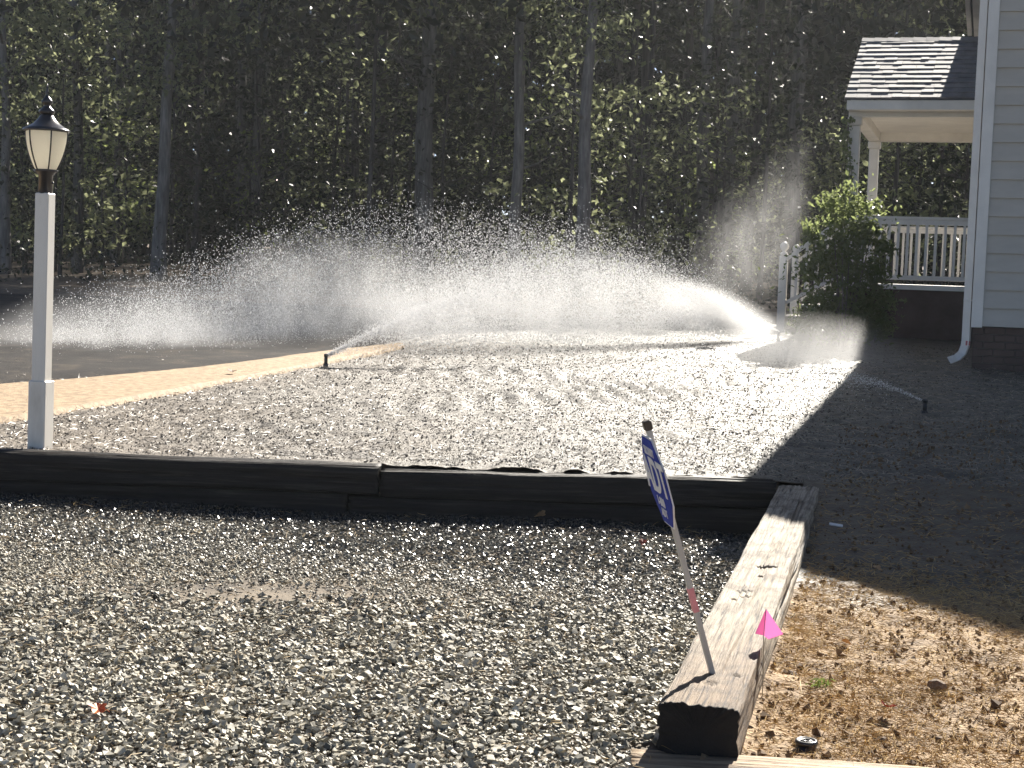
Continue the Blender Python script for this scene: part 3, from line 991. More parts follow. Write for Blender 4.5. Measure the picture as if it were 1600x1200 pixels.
def tie_material():
    m, nt = new_mat('weathered_long_tie')
    L = nt.links
    out = N(nt, 'ShaderNodeOutputMaterial'); p = N(nt, 'ShaderNodeBsdfPrincipled')
    tc = N(nt, 'ShaderNodeTexCoord')
    def noise(stretch, scale, det=10.0):
        mp = N(nt, 'ShaderNodeMapping'); mp.inputs['Scale'].default_value = stretch
        L.new(tc.outputs['Object'], mp.inputs[0])
        n = N(nt, 'ShaderNodeTexNoise', i_Scale=scale, i_Detail=det, i_Roughness=.65)
        L.new(mp.outputs[0], n.inputs['Vector'])
        return n.outputs['Fac']
    grain = noise((.9, 22, 22), 3.5)
    blot = noise((1, 1, 1), 5.0, 6.0)
    fine = noise((2.5, 60, 60), 3.0)
    c1 = ramp(nt, grain, [(.34, (.06, .048, .036)), (.43, (.30, .245, .18)), (.58, (.50, .43, .33)), (.8, (.66, .60, .49))])
    c2 = ramp(nt, grain, [(.34, (.05, .033, .022)), (.46, (.24, .165, .10)), (.8, (.44, .34, .23))])
    sep = N(nt, 'ShaderNodeSeparateXYZ'); L.new(tc.outputs['Object'], sep.inputs[0])
    # brown towards the near end, grey and bleached beyond
    mr = N(nt, 'ShaderNodeMapRange', clamp=True); mr.inputs[1].default_value = .25; mr.inputs[2].default_value = 1.1
    L.new(sep.outputs['X'], mr.inputs[0])
    ad = N(nt, 'ShaderNodeMath', operation='ADD'); L.new(mr.outputs[0], ad.inputs[0])
    sb = N(nt, 'ShaderNodeMath', operation='SUBTRACT'); L.new(blot, sb.inputs[0]); sb.inputs[1].default_value = .5
    L.new(sb.outputs[0], ad.inputs[1])
    mx = N(nt, 'ShaderNodeMix', data_type='RGBA')
    L.new(ad.outputs[0], mx.inputs[0]); L.new(c2, mx.inputs[6]); L.new(c1, mx.inputs[7])
    # dirt stains
    st = ramp(nt, blot, [(.47, (1, 1, 1)), (.62, (.34, .31, .28))])
    mu = N(nt, 'ShaderNodeMix', data_type='RGBA', blend_type='MULTIPLY'); mu.inputs[0].default_value = .85
    L.new(mx.outputs[2], mu.inputs[6]); L.new(st, mu.inputs[7])
    # sawn end face coloured near black
    en = N(nt, 'ShaderNodeMapRange', clamp=True); en.inputs[1].default_value = .004; en.inputs[2].default_value = .016
    en.inputs[3].default_value = 1.0; en.inputs[4].default_value = 0.0
    L.new(sep.outputs['X'], en.inputs[0])
    end_dark = N(nt, 'ShaderNodeMix', data_type='RGBA'); end_dark.inputs[7].default_value = (.012, .010, .009, 1)
    L.new(en.outputs[0], end_dark.inputs[0]); L.new(mu.outputs[2], end_dark.inputs[6])
    L.new(end_dark.outputs[2], p.inputs['Base Color'])
    p.inputs['Roughness'].default_value = .7
    a = N(nt, 'ShaderNodeMath', operation='ADD'); L.new(grain, a.inputs[0]); L.new(fine, a.inputs[1])
    b = N(nt, 'ShaderNodeBump', i_Strength=.9, i_Distance=.012); L.new(a.outputs[0], b.inputs['Height'])
    L.new(b.outputs[0], p.inputs['Normal'])
    L.new(p.outputs[0], out.inputs[0])
    return m


M['tie_long'] = tie_material()
tie_beam()

# the lower tie crossing under the near end
LA = atz(985, 1172, .085); LB = atz(1600, 1212, .085)
ldir = math.atan2(LB.y - LA.y, LB.x - LA.x)
lt = timber('cross_tie', M['tie_brown'], None, 2.6, .23, .16, 17, (LA.x - .02, LA.y - .20, -.075), ldir, rough=.008, round_=.02)
tag(lt, 'low brown railroad tie lying crosswise under the near end of the long tie', 'railroad tie')

# =================================================================== LAMP POST
LPp = atz(62, 691, .29)
lamp = thing('lamp_post', 'white lamp post with black lantern and frosted glass panes', 'lamp post', (LPp.x, LPp.y, 0))
lean = Matrix.Rotation(R_(.5), 4, 'Y')
lamp.rotation_euler = (0, R_(.6), 0)
PR = R_(-12)


def rbox(mb, w, z0, z1, ch, cx=0, cy_=0, rot=PR):
    h = w / 2
    def ring(s, z, c):
        pts = [(-s + c, -s), (s - c, -s), (s, -s + c), (s, s - c), (s - c, s), (-s + c, s), (-s, s - c), (-s, -s + c)]
        return [(cx + x * math.cos(rot) - y * math.sin(rot), cy_ + x * math.sin(rot) + y * math.cos(rot), z) for x, y in pts]
    mb.loft([ring(h - ch, z0, ch * .5), ring(h, z0 + ch, ch), ring(h, z1 - ch, ch), ring(h - ch, z1, ch * .5)])
    return mb


pz0 = .20
rbox(MB(), .088, .60, 1.775, .006).build('post', M['vinyl'], lamp)
rbox(MB(), .112, pz0, .662, .006).build('post_sleeve', M['vinyl'], lamp)
zc = 1.765
MB().lathe([(.001, 0), (.042, 0), (.042, .115), (.050, .118), (.052, .128), (.066, .135), (.070, .145), (.001, .150)], 20, (0, 0, zc)).build('fitter', M['black'], lamp)
kn = MB().lathe([(.001, 0), (.008, .002), (.008, .012), (.001, .014)], 10, (0, 0, 0)).build('thumb_screw', M['black'], lamp)
kn.location = (.042, -.02, zc + .07); kn.rotation_euler = (0, R_(90), 0)
zl0, zl1 = 1.912, 2.135
rot0 = R_(-61)
def lr(t):
    return .066 + (.127 - .066) * (1 - (1 - t) ** 1.9)
lan = MB()
lan.lathe([(.001, 0), (.072, 0), (.074, .008), (.068, .014), (.001, .014)], 6, (0, 0, zl0 - .012), smooth=False, off=rot0)
lan_o = lan.build('lantern_base', M['black'], lamp)
for k in range(6):
    a = rot0 + k * math.pi / 3
    rib = MB()
    rib.tube([(lr(t) * math.cos(a), lr(t) * math.sin(a), zl0 + (zl1 - zl0) * t) for t in np.linspace(0, 1, 9)], .0048, 6)
    rib.build('rib', M['black'], lamp)
    a2 = a + math.pi / 3
    pn = MB()
    rows_o, rows_i = [], []
    for t in np.linspace(0.0, 1, 9):
        r = lr(t) - .002
        zz = zl0 + (zl1 - zl0) * t
        p, q = Vector((r * math.cos(a), r * math.sin(a), zz)), Vector((r * math.cos(a2), r * math.sin(a2), zz))
        mid = (p + q) / 2; mid = Vector((mid.x * 1.035, mid.y * 1.035, zz))
        rows_o.append([p, mid, q]); rows_i.append([Vector((v.x * .97, v.y * .97, v.z)) for v in (p, mid, q)])
    vs = [v for r in rows_o for v in r] + [v for r in rows_i for v in r]
    n0 = len(rows_o) * 3
    fs = []
    for i in range(8):
        for j in range(2):
            fs.append((i * 3 + j, i * 3 + j + 1, i * 3 + j + 4, i * 3 + j + 3))
            fs.append((n0 + i * 3 + j + 3, n0 + i * 3 + j + 4, n0 + i * 3 + j + 1, n0 + i * 3 + j))
    pn.add(vs, fs)
    pn.build('pane', M['glass'], lamp)
cap = MB()
cap.lathe([(.001, 0), (.132, 0), (.137, .006), (.134, .014), (.112, .026), (.080, .045), (.055, .070), (.040, .092), (.036, .098), (.001, .100)], 24, (0, 0, zl1), off=rot0)
cap.build('lantern_roof', M['black'], lamp)
fin = MB()
fin.lathe([(.001, 0), (.030, .0), (.044, .012), (.047, .022), (.036, .034), (.020, .050), (.016, .058), (.026, .064), (.034, .074), (.030, .086), (.016, .102), (.009, .112), (.007, .125),
           (.012, .132), (.007, .142), (.0035, .16), (.001, .185)], 20, (0, 0, zl1 + .098))
fin.build('finial', M['black'], lamp)

# =================================================================== YARD SIGN (leaning stake on the tie)
SB = atz(1107, 1046, .235)
STOP = at(1008, 667, SB.y - .06)
sign = thing('yard_sign', 'blue octagonal yard sign on a leaning white stake at the weathered tie', 'sign', SB)
sv = (STOP - SB); SLEN = sv.length; sv.normalize()
# frame: local z along the stake; face normal mostly to the left, seen at a steep slant
view = Vector((SB.x, SB.y, 0)).normalized()
side = Vector((view.y, -view.x, 0))
phi = R_(16.3)
nrm = (-side * math.cos(phi) - view * math.sin(phi))
nrm = (nrm - sv * nrm.dot(sv)).normalized()
rgt = (sv.cross(nrm)).normalized()       # reading direction
rgt = Vector((-nrm.y, nrm.x, 0)); rgt = (rgt - sv * rgt.dot(sv)).normalized()
FR = Matrix((rgt, -nrm, sv)).transposed().to_4x4()     # local x = reading right, local -y = face normal, local z = up the stake


def child(mb, name, m, parent=None):
    o = mb.build(name, m, sign)
    o.matrix_local = FR
    return fix_normals(o)


child(MB().box(-.011, .011, .0, .016, -.03, SLEN - .012, .002), 'stake', M['stake'])
child(MB().box(-.014, .014, -.004, .020, SLEN - .012, SLEN + .018, .003), 'stake_cap', flat('dark_cap', (.06, .045, .03), .5))
child(MB().box(-.0118, .0118, -.001, .017, .185, .262, .001), 'pink_band', M['pink_mark'])
pc = SLEN - .168                        # centre of panel along the stake
oh, ow, oc, ocx = .140, .132, .062, .062
octo = [(-ow + .075, oh), (ow - .075, oh), (ow, oh - .085), (ow, -oh + .085), (ow - .075, -oh), (-ow + .075, -oh), (-ow, -oh + .085), (-ow, oh - .085)]


def octp(s, y0, y1):
    mb = MB()
    pts = [(x * s, z * s) for x, z in octo]
    return mb.loft([[(x, y0, pc + z) for x, z in pts], [(x, y1, pc + z) for x, z in pts]])


child(octp(1.0, -.0045, -.0010), 'panel_border', M['print'])
child(octp(.952, -.0072, -.0046), 'panel', M['blue'])


def text_mesh(s, size, sx=1.0, bold=0.0):
    cu = bpy.data.curves.new('lettering', 'FONT')
    cu.body = s; cu.size = size; cu.align_x = 'CENTER'; cu.align_y = 'CENTER'
    cu.extrude = .0008; cu.offset = bold
    o = bpy.data.objects.new('lettering_source', cu)
    COL.objects.link(o)
    dg = bpy.context.evaluated_depsgraph_get()
    me = bpy.data.meshes.new_from_object(o.evaluated_get(dg))
    bpy.data.objects.remove(o); bpy.data.curves.remove(cu)
    for vv in me.vertices:
        x, y, z = vv.co
        vv.co = (x * sx, -z, y)
    me.update()
    return me


def lettering(s, size, dx, dz, sx=1.0, bold=0.0, m='print'):
    me = text_mesh(s, size, sx, bold)
    me.materials.clear(); me.materials.append(M[m])
    o = link('lettering', me, sign)
    o.matrix_local = FR @ Matrix.Translation((dx, -.0084, pc + dz))
    o['label'] = 'white lettering ' + s
    return o


lettering('ADT', .150, .0, .012, .86, .0035)
lettering('SECURITY', .036, -.002, .092, .72, .0006)
lettering('1-800', .040, -.01, -.066, .95, .0006)
lettering('ADT', .036, .0, -.100, .95, .0006)

# =================================================================== MARKING FLAG
fb = atz(1190, 1092, .055)
flag = thing('marking_flag', 'small pink marking flag on a wire beside the tie', 'flag', fb)
ft = at(1197, 951, fb.y)
wire = MB(); wire.tube([(0, 0, -.08), (.002, 0, .05), tuple(at(1193, 996, fb.y) - fb), tuple(ft - fb)], .0016, 6)
wire.build('wire', M['steel'], flag)


def fp(px, py, d):
    return at(px, py, fb.y + d) - fb


fl_ = MB()
for (a, b_, c) in ((fp(1197, 951, 0), fp(1180, 990, -.045), fp(1193, 993, 0)), ):
    t = Vector((.0, .0014, 0))
    fl_.add([a, b_, c, a + t, b_ + t, c + t], [(0, 1, 2), (5, 4, 3), (0, 3, 4, 1), (1, 4, 5, 2), (2, 5, 3, 0)])
t = Vector((0, .0014, 0))
a, b_, c, d_ = fp(1197, 951, .001), fp(1193, 993, .001), fp(1201, 999, -.012), fp(1224, 991, -.05)
fl_.add([a, b_, c, d_, a + t, b_ + t, c + t, d_ + t], [(0, 1, 2, 3), (7, 6, 5, 4), (0, 4, 5, 1), (1, 5, 6, 2), (2, 6, 7, 3), (3, 7, 4, 0)])
fix_normals(fl_.build('pennant', M['pinkflag'], flag))

# =================================================================== SPRINKLERS
def sprinkler(loc, label, h=.105, r=.021, face=0.0):
    t = thing('sprinkler_head', label, 'sprinkler', loc, face, 'pop-up sprinkler heads')
    MB().lathe([(.001, -.05), (r * 1.25, -.05), (r * 1.25, .008), (r * .9, .012), (r * .9, .014), (.001, .014)], 16).build('body', M['plastic'], t)
    MB().lathe([(.001, .014), (r * .85, .014), (r * .85, h * .72), (.001, h * .72)], 16).build('riser', M['plastic'], t)
    MB().lathe([(.001, h * .722), (r, h * .722), (r * 1.02, h * .95), (r * .9, h), (.001, h)], 16).build('cap', M['plastic'], t)
    n = MB().lathe([(.001, 0), (.006, 0), (.005, .012), (.001, .012)], 10).build('nozzle', M['plastic'], t)
    n.location = (r * .8, 0, h * .84); n.rotation_euler = (0, R_(65), 0)
    return t


spL = at(509, 574, 15.0); spL.z = float(ground(spL.x, spL.y)) + .005
sprinkler(spL, 'pop-up sprinkler spraying at the lawn edge beside the tan walk', face=R_(20))
spR = at(1216, 528, 20.3); spR.z = float(ground(spR.x, spR.y)) + .01
sprinkler(spR, 'pop-up sprinkler in the brightest spray near the porch steps', face=R_(200))
spS = at(1446, 619, 11.9); spS.z = float(ground(spS.x, spS.y)) + .005
sprinkler(spS, 'dark pop-up sprinkler in the shade in front of the downspout', face=R_(200))
# retracted head in the foreground soil
cp = atz(1260, 1156, .085)
cap_t = thing('irrigation_cap', 'round black irrigation cap set in the dry soil by the near tie', 'sprinkler', (cp.x, cp.y, -.018))
MB().lathe([(.001, .0), (.029, .0), (.030, .088), (.001, .089)], 24).build('body', M['plastic'], cap_t)
MB().lathe([(.001, .0892), (.030, .0892), (.0335, .093), (.0335, .100), (.030, .1035), (.0245, .1035), (.0225, .1005), (.0165, .1005), (.015, .1035), (.0105, .1035), (.0095, .100), (.001, .100)], 28).build('lid', M['plastic'], cap_t)


# =================================================================== SMALL THINGS ON THE GROUND
def fallen_leaf(loc, size, m, label, seed, lobed=True):
    rs = random.Random(seed)
    n = 22
    pts = []
    for k in range(n):
        a = 2 * math.pi * k / n
        r = size * (.5 if not lobed else .33 + .2 * abs(math.cos(2.5 * a)) + rs.uniform(-.03, .03))
        pts.append((r * math.cos(a), r * .8 * math.sin(a), size * (.10 * math.sin(2 * a + rs.random()) + .12 * abs(math.sin(a)) + .05)))
    b = MB()
    t = size * .02
    vs = [(0, 0, 0)] + pts + [(0, 0, -t)] + [(x, y, z - t) for x, y, z in pts]
    fs = [(0, 1 + k, 1 + (k + 1) % n) for k in range(n)]
    fs += [(n + 1, n + 2 + (k + 1) % n, n + 2 + k) for k in range(n)]
    fs += [(1 + k, n + 2 + k, n + 2 + (k + 1) % n, 1 + (k + 1) % n) for k in range(n)]
    b.add(vs, fs)
    b.tube([(size * .3, 0, .004), (size * .6, size * .1, .012), (size * .8, size * .1, .01)], size * .012, 5)
    o = b.build('fallen_leaf', m)
    o.location = loc
    o.rotation_euler = (rs.uniform(-.5, .5), rs.uniform(-.5, .5), rs.uniform(0, 6))
    tag(o, label, 'leaf', 'fallen leaves')
    return o


p = atz(153, 1113, .11); p.z = float(drive(p.x, p.y)) + .034; fallen_leaf(p, .060, M['leaf_orange'], 'bright orange fallen leaf on the near gravel', 1)
p = atz(845, 806, .02); p.z = float(drive(p.x, p.y)) + .03; fallen_leaf(p, .085, M['leaf_tan'], 'pale tan fallen leaf on gravel by the dark timber wall', 2)
p = atz(363, 581, .43); p.z = float(ground(p.x, p.y)) + .055; fallen_leaf(p, .10, M['leaf_brown'], 'curled brown fallen leaf on the tan walk', 3)
p = atz(1386, 1110, .09); p.z += .012; fallen_leaf(p, .06, M['leaf_red'], 'rusty red fallen leaf on the dry soil', 4)
p = atz(1005, 853, .03); p.z = float(drive(p.x, p.y)) + .03; fallen_leaf(p, .05, M['leaf_red'], 'small dark red fallen leaf on gravel left of the yard sign', 5)
p = atz(1370, 895, .08); p.z = float(ground(p.x, p.y)) + .03; fallen_leaf(p, .05, M['leaf_tan'], 'grey tan fallen leaf on the shaded soil', 6)
p = atz(1322, 1004, .08); fallen_leaf(p, .04, M['leaf_tan'], 'tiny pale fallen leaf on the sunny dry grass', 8, False)
p = atz(1306, 823, .15); p.z = float(ground(p.x, p.y)) + .03
o = MB().box(-.035, .035, -.012, .012, 0, .006, .002).build('plastic_scrap', M['scrap']); o.location = p; o.rotation_euler = (R_(20), R_(6), R_(-14))
tag(o, 'small white plastic scrap on the shaded soil beside the tie', 'scrap')


def rock(px, py, size, m, label, seed, z=.07):
    rs = np.random.RandomState(seed)
    import bmesh
    bm = bmesh.new(); bmesh.ops.create_icosphere(bm, subdivisions=2, radius=1)
    for vv in bm.verts:
        c = vv.co
        k = 1 + .25 * math.sin(c.x * 3 + seed) * math.cos(c.y * 4 + seed) + rs.uniform(-.12, .12)
        vv.co = Vector((c.x * k * size, c.y * k * size * .8, c.z * k * size * .7))
    me = bpy.data.meshes.new('rock'); bm.to_mesh(me); bm.free()
    me.materials.append(m)
    o = link('rock', me)
    q = atz(px, py, z)
    o.location = (q.x, q.y, float(ground(q.x, q.y)) + size * .45)
    o.rotation_euler = (rs.uniform(-.4, .4), rs.uniform(-.4, .4), rs.uniform(0, 6))
    return tag(o, label, 'rock', 'loose rocks on the dry soil')


rockm = mat('brown_rock', [(0, (.10, .065, .04)), (1, (.26, .18, .12))], scale=12.0, rough=.85, bump=.5, bump_scale=50.0)
rock(1380, 1152, .021, rockm, 'upright brown rock on the soil right of the irrigation cap', 1)
rock(1323, 1120, .018, rockm, 'rounded dark rock on the soil behind the irrigation cap', 2)
rock(1237, 1050, .022, rockm, 'flat brown rock touching the right side of the long tie', 3)
rock(1206, 1040, .016, rockm, 'small brown rock tight against the long tie below the pink flag', 4)
rock(1466, 1070, .034, rockm, 'dark clump of soil and rock in the sunny bed', 5)
# a small green weed and a dry twig
wp = atz(1283, 1068, .075)
V, F = leaf_arrays(np.array([(RS.normal(0, .018), RS.normal(0, .018), abs(RS.normal(0, .010)) + .01) for _ in range(46)]), RS.uniform(.015, .03, 46), RS, .5, .3)
o = link('weed', mesh_np('weed', V, F, M['weed'])); o.location = (wp.x, wp.y, float(ground(wp.x, wp.y)) + .01)
tag(o, 'small yellow green weed in the dry soil', 'weed')
tp = atz(1238, 1102, .08)
tw = MB(); tw.tube([(0, 0, .012), (.02, .04, .03), (.045, .09, .05), (.05, .15, .075)], [.0022, .002, .0016, .001], 5); tw.tube([(.02, .04, .03), (-.02, .08, .045)], [.0014, .0008], 5)
o = tw.build('twig', M['straw']); o.location = (tp.x, tp.y, float(ground(tp.x, tp.y))); tag(o, 'thin dry twig standing in the soil beside the tie', 'twig')

# =================================================================== GRAVEL, CLODS, DRY GRASS
def inside_drive(x, y):
    left = TA.x + (y - TA.y) / math.tan(tdir)
    return (x < left + .012)


n = 146000
rs = np.random.RandomState(21)
y = np.sqrt(rs.uniform(3.6 ** 2, 8.74 ** 2, n)); x = rs.uniform(-.37, .23, n) * (y + .7)
k = inside_drive(x, y) & ~((y < LA.y + .05) & (x > LA.x - .005))
x, y = x[k], y[k]
sz = np.exp(rs.normal(math.log(.0056), .36, len(x))); sz = np.clip(sz, .0026, .0135)
# a worn patch where the dirt shows through
bare = np.exp(-(((x + 1.0) / .55) ** 2 + ((y - 6.2) / .45) ** 2)) + .7 * np.exp(-(((x + 2.0) / .5) ** 2 + ((y - 5.6) / .5) ** 2)) + .9 * np.clip(vnoise(x / .7, y / .5, 55) - .12, 0, 1) + .5 * np.exp(-(((x + .1) / .3) ** 2 + ((y - 6.0) / .3) ** 2))
k = rs.rand(len(x)) > bare * .75
x, y, sz = x[k], y[k], sz[k]
P = np.stack([x, y, drive(x, y) + sz * .35 + rs.uniform(0, .008, len(x))], -1)
scl = sz[:, None] * np.stack([rs.uniform(.85, 1.35, len(x)), rs.uniform(.7, 1.1, len(x)), rs.uniform(.40, .75, len(x))], -1)
nr = y < 6.2
V, F = pieces(P[nr], scl[nr], CUBE_V * .82, CUBE_F, rs, .42, True, .42)
F3 = np.concatenate([F[:, [0, 1, 2]], F[:, [0, 2, 3]]], 0)
V2, F2 = pieces(P[~nr], scl[~nr] * 1.12, OCT_V, OCT_F, rs, .42, True, .5)
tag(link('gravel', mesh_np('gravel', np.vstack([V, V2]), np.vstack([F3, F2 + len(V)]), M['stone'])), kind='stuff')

nb_ = 2600
yb = rs.uniform(4.0, 8.7, nb_); xb = rs.uniform(-.40, .2, nb_) * (yb + .9)
kb = inside_drive(xb, yb) & (rs.rand(nb_) < .25 + 1.2 * np.clip(vnoise(xb / .6, yb / .6, 57) + .2, 0, 1))
xb, yb = xb[kb], yb[kb]
# clods on the lawn
n = 44000
rs = np.random.RandomState(22)
y = 9.0 * (20.0 / 9.0) ** rs.rand(n); x = rs.uniform(-.37, .36, n) * (y + .5)
sz = np.clip(np.exp(rs.normal(math.log(.0056), .34, n)), .0025, .014) * (.8 + (y - 9) * .02)
P = np.stack([x, y, ground(x, y) + lawn_bumps(x, y) - .006 + sz * .2], -1)
V, F = pieces(P, sz[:, None] * np.array([1.1, 1.0, .75]), OCT_V, OCT_F, rs, .45)
tag(link('soil_clods', mesh_np('soil_clods', V, F, M['clod'])), kind='stuff')


def blades(x, y, z, length, width, rs, lie=.75):
    n = len(x)
    a = rs.uniform(0, 2 * np.pi, n)
    e = np.abs(rs.normal(0, .35, n)) * (1 - lie) + np.abs(rs.normal(.12, .15, n))
    d = np.stack([np.cos(a) * np.cos(e), np.sin(a) * np.cos(e), np.sin(e)], -1)
    s = np.stack([-np.sin(a), np.cos(a), rs.uniform(-.3, .3, n)], -1)
    p = np.stack([x, y, z], -1)
    L = length[:, None]; w = width[:, None] * .5
    bend = np.stack([rs.normal(0, .12, n), rs.normal(0, .12, n), -np.abs(rs.normal(.05, .1, n))], -1) * L
    m = p + d * L * .5; t = p + d * L + bend
    upv = np.array([0, 0, 1.0]) * w * .8
    V = np.stack([p - s * w, p + s * w, p + upv, m - s * w * .8, m + s * w * .8, m + upv, t], 1).reshape(-1, 3)
    i = (np.arange(n) * 7)[:, None]
    T = np.array([(0, 3, 2), (3, 5, 2), (2, 5, 1), (5, 4, 1), (3, 6, 5), (5, 6, 4)])
    F = (i[:, :, None] + T[None]).reshape(-1, 3)
    return V, F


V, F = blades(xb, yb, drive(xb, yb) + .016, rs.uniform(.03, .09, len(xb)), rs.uniform(.0015, .003, len(xb)), rs, .8)
tag(link('gravel_litter', mesh_np('gravel_litter', V, F, M['straw'])), kind='stuff')

n = 16000
rs = np.random.RandomState(23)
y = 9.0 * (17.0 / 9.0) ** rs.rand(n); x = rs.uniform(-.37, .34, n) * (y + .5)
V, F = blades(x, y, ground(x, y) + lawn_bumps(x, y) + .0, rs.uniform(.03, .10, n), rs.uniform(.003, .006, n), rs)
tag(link('straw_mulch', mesh_np('straw_mulch', V, F, M['wetstraw'])), kind='stuff')

n = 60000
rs = np.random.RandomState(24)
y = 3.9 + 5.2 * rs.rand(n) ** 1.5; x = tie_right_x(y) + .02 + rs.rand(n) ** 1.2 * (.9 + .30 * y)
dens = .42 + .9 * vnoise(x / .35, y / .35, 3) + .5 * np.exp(-((y - 5.9) / .9) ** 2)
dens = dens * (1 - .75 * sstep(6.6, 7.6, y))
k = rs.rand(n) < dens
x, y = x[k], y[k]
V, F = blades(x, y, ground(x, y) + .012 + .012 * fbm(x, y, .35, 3, 101), rs.uniform(.02, .075, len(x)), rs.uniform(.0018, .0040, len(x)), rs, .68)
tag(link('dry_grass', mesh_np('dry_grass', V, F, M['straw'])), kind='stuff')

n = 14000
y = 3.9 + rs.rand(n) ** 1.3 * 7.5; x = tie_right_x(y) + .01 + rs.rand(n) * (1.0 + .30 * y)
sz = np.clip(np.exp(rs.normal(math.log(.0055), .5, n)), .002, .020)
P = np.stack([x, y, ground(x, y) + .008 + .02 * fbm(x, y, .35, 3, 101) + sz * .2], -1)
V, F = pieces(P, sz[:, None] * np.array([1.1, 1.0, .75]), OCT_V, OCT_F, rs, .45)
tag(link('loose_soil', mesh_np('loose_soil', V, F, M['dryclod'])), kind='stuff')

# =================================================================== SHRUB AND VINE
def leafy(cs, rad, n, size, rs, squash=1.0, shell=.55):
    """leaf centres through several overlapping lobes"""
    out = []
    cs = np.array(cs, float); rad = np.array(rad, float)
    pr = rad ** 2 / np.sum(rad ** 2)
    w = rs.choice(len(cs), n, p=pr)
    d = rs.normal(size=(n, 3)); d /= np.linalg.norm(d, axis=1)[:, None]
    r = rad[w] * (shell + (1 - shell) * rs.rand(n)) ** 1.0
    r = r * (1 + .30 * rs.normal(size=n))
    P = cs[w] + d * r[:, None] * np.array([1, 1, squash])
    return P


bx = at(1318, 540, 18.7)
bz = float(ground(bx.x, bx.y))
shrub = thing('shrub', 'tall glossy leaved shrub in front of the porch steps', 'shrub', (bx.x, bx.y, bz))
rs = np.random.RandomState(31)
cs = [(-.05, 0, .35), (.22, .1, .45), (-.30, .05, .55), (.12, 0, .85), (-.12, 0, 1.0), (.34, .1, .95), (.02, .05, 1.32), (.24, .05, 1.42), (-.30, 0, 1.22), (.12, .1, 1.66),
      (-.12, .05, 1.62), (-.46, .05, .95), (.48, .1, .62), (-.42, 0, .30), (.40, 0, .25), (-.44, .05, 1.42), (-.26, .1, 1.80), (.0, .1, 1.92), (.46, .1, 1.25), (.30, .05, 1.75)]
rd = [.34, .30, .25, .30, .30, .22, .27, .2, .2, .2, .2, .17, .18, .2, .2, .15, .14, .15, .14, .11]
P = leafy(cs, rd, 5400, .06, rs, 1.0, .5)
P = P[P[:, 2] > .02]
V, F = leaf_arrays(P, rs.uniform(.05, .105, len(P)), rs, .35, .5)
link('foliage', mesh_np('foliage', V, F, M['bush']), shrub)
sp = leafy(cs[6:12], [.42] * 6, 300, .06, rs, 1.0, .9)
V, F = leaf_arrays(sp, rs.uniform(.05, .10, len(sp)), rs, .35, .4)
link('spray_of_leaves', mesh_np('sprigs', V, F, M['bush']), shrub)
shrub.scale = (1.0, 1.0, .98)
st = MB()
for k in range(9):
    a = rs.uniform(0, 6.28); l = rs.uniform(.9, 1.6)
    st.tube([(.05 * math.cos(a), .05 * math.sin(a), -.05), (.13 * math.cos(a), .13 * math.sin(a), l * .5), (.25 * math.cos(a), .25 * math.sin(a), l)], [.014, .010, .004], 6)
st.build('stem', M['bark'], shrub)

vn = thing('climbing_vine', 'leafy vine climbing the left porch column', 'vine', (P0.x, P0.y, 0))
rs = np.random.RandomState(33)
tz = rs.uniform(1.4, 3.72, 430)
thin = np.where(tz > 2.6, .06, .13)
vx = -.085 + .05 * np.sin(tz * 5) + rs.normal(0, 1, 430) * thin * .75 - .03
vy = -.10 + rs.normal(0, .07, 430)
V, F = leaf_arrays(np.stack([vx, vy - .03, tz], -1), rs.uniform(.045, .085, 430), rs, .3, .7)
link('foliage', mesh_np('vine_leaves', V, F, M['bush']), vn)
vs_ = MB(); vs_.tube([(-.085 + .05 * math.sin(q * 5), -.12, q) for q in np.linspace(.6, 3.6, 30)], [.009] * 20 + [.006] * 10, 6)
vs_.build('stem', M['bark'], vn)
# low plants at the foot of the steps
for (px, d, lab) in ((1262, 21.6, 'low leafy plant between the newel posts of the porch steps'), (1368, 20.6, 'dark low plant at the right foot of the tall shrub')):
    q = at(px, 520, d); zq = float(ground(q.x, q.y))
    t = thing('garden_plant', lab, 'plant', (q.x, q.y, zq))
    PP = leafy([(0, 0, .25), (.1, 0, .5), (-.1, .05, .15), (.12, 0, .2)], [.24, .2, .2, .2], 420, .07, rs)
    PP = PP[PP[:, 2] > .01]
    V, F = leaf_arrays(PP, rs.uniform(.05, .09, len(PP)), rs, .4, .4)
    link('foliage', mesh_np('plant_leaves', V, F, M['bush']), t)
    s_ = MB()
    for k in range(5):
        a = k * 1.3
        s_.tube([(0, 0, -.02), (.08 * math.cos(a), .08 * math.sin(a), .3), (.14 * math.cos(a), .14 * math.sin(a), .55)], [.007, .005, .002], 5)
    s_.build('stem', M['bark'], t)

# =================================================================== FOREST
TREE_R = random.Random(4)


def shade_limit(x, y):
    """height a crown may reach: the wood's edge lets the low sun through to the lawn"""
    A = R_(SUN_AZ)
    u = x * math.cos(A) - y * math.sin(A); w = x * math.sin(A) + y * math.cos(A)
    f = float(sstep(-9.6, -7.0, u))
    w0 = 15.6 * (1 - f) + 21.5 * f + 4.5 * float(sstep(-6.5, -4.5, u))
    return math.tan(R_(SUN_EL)) * (w - w0)


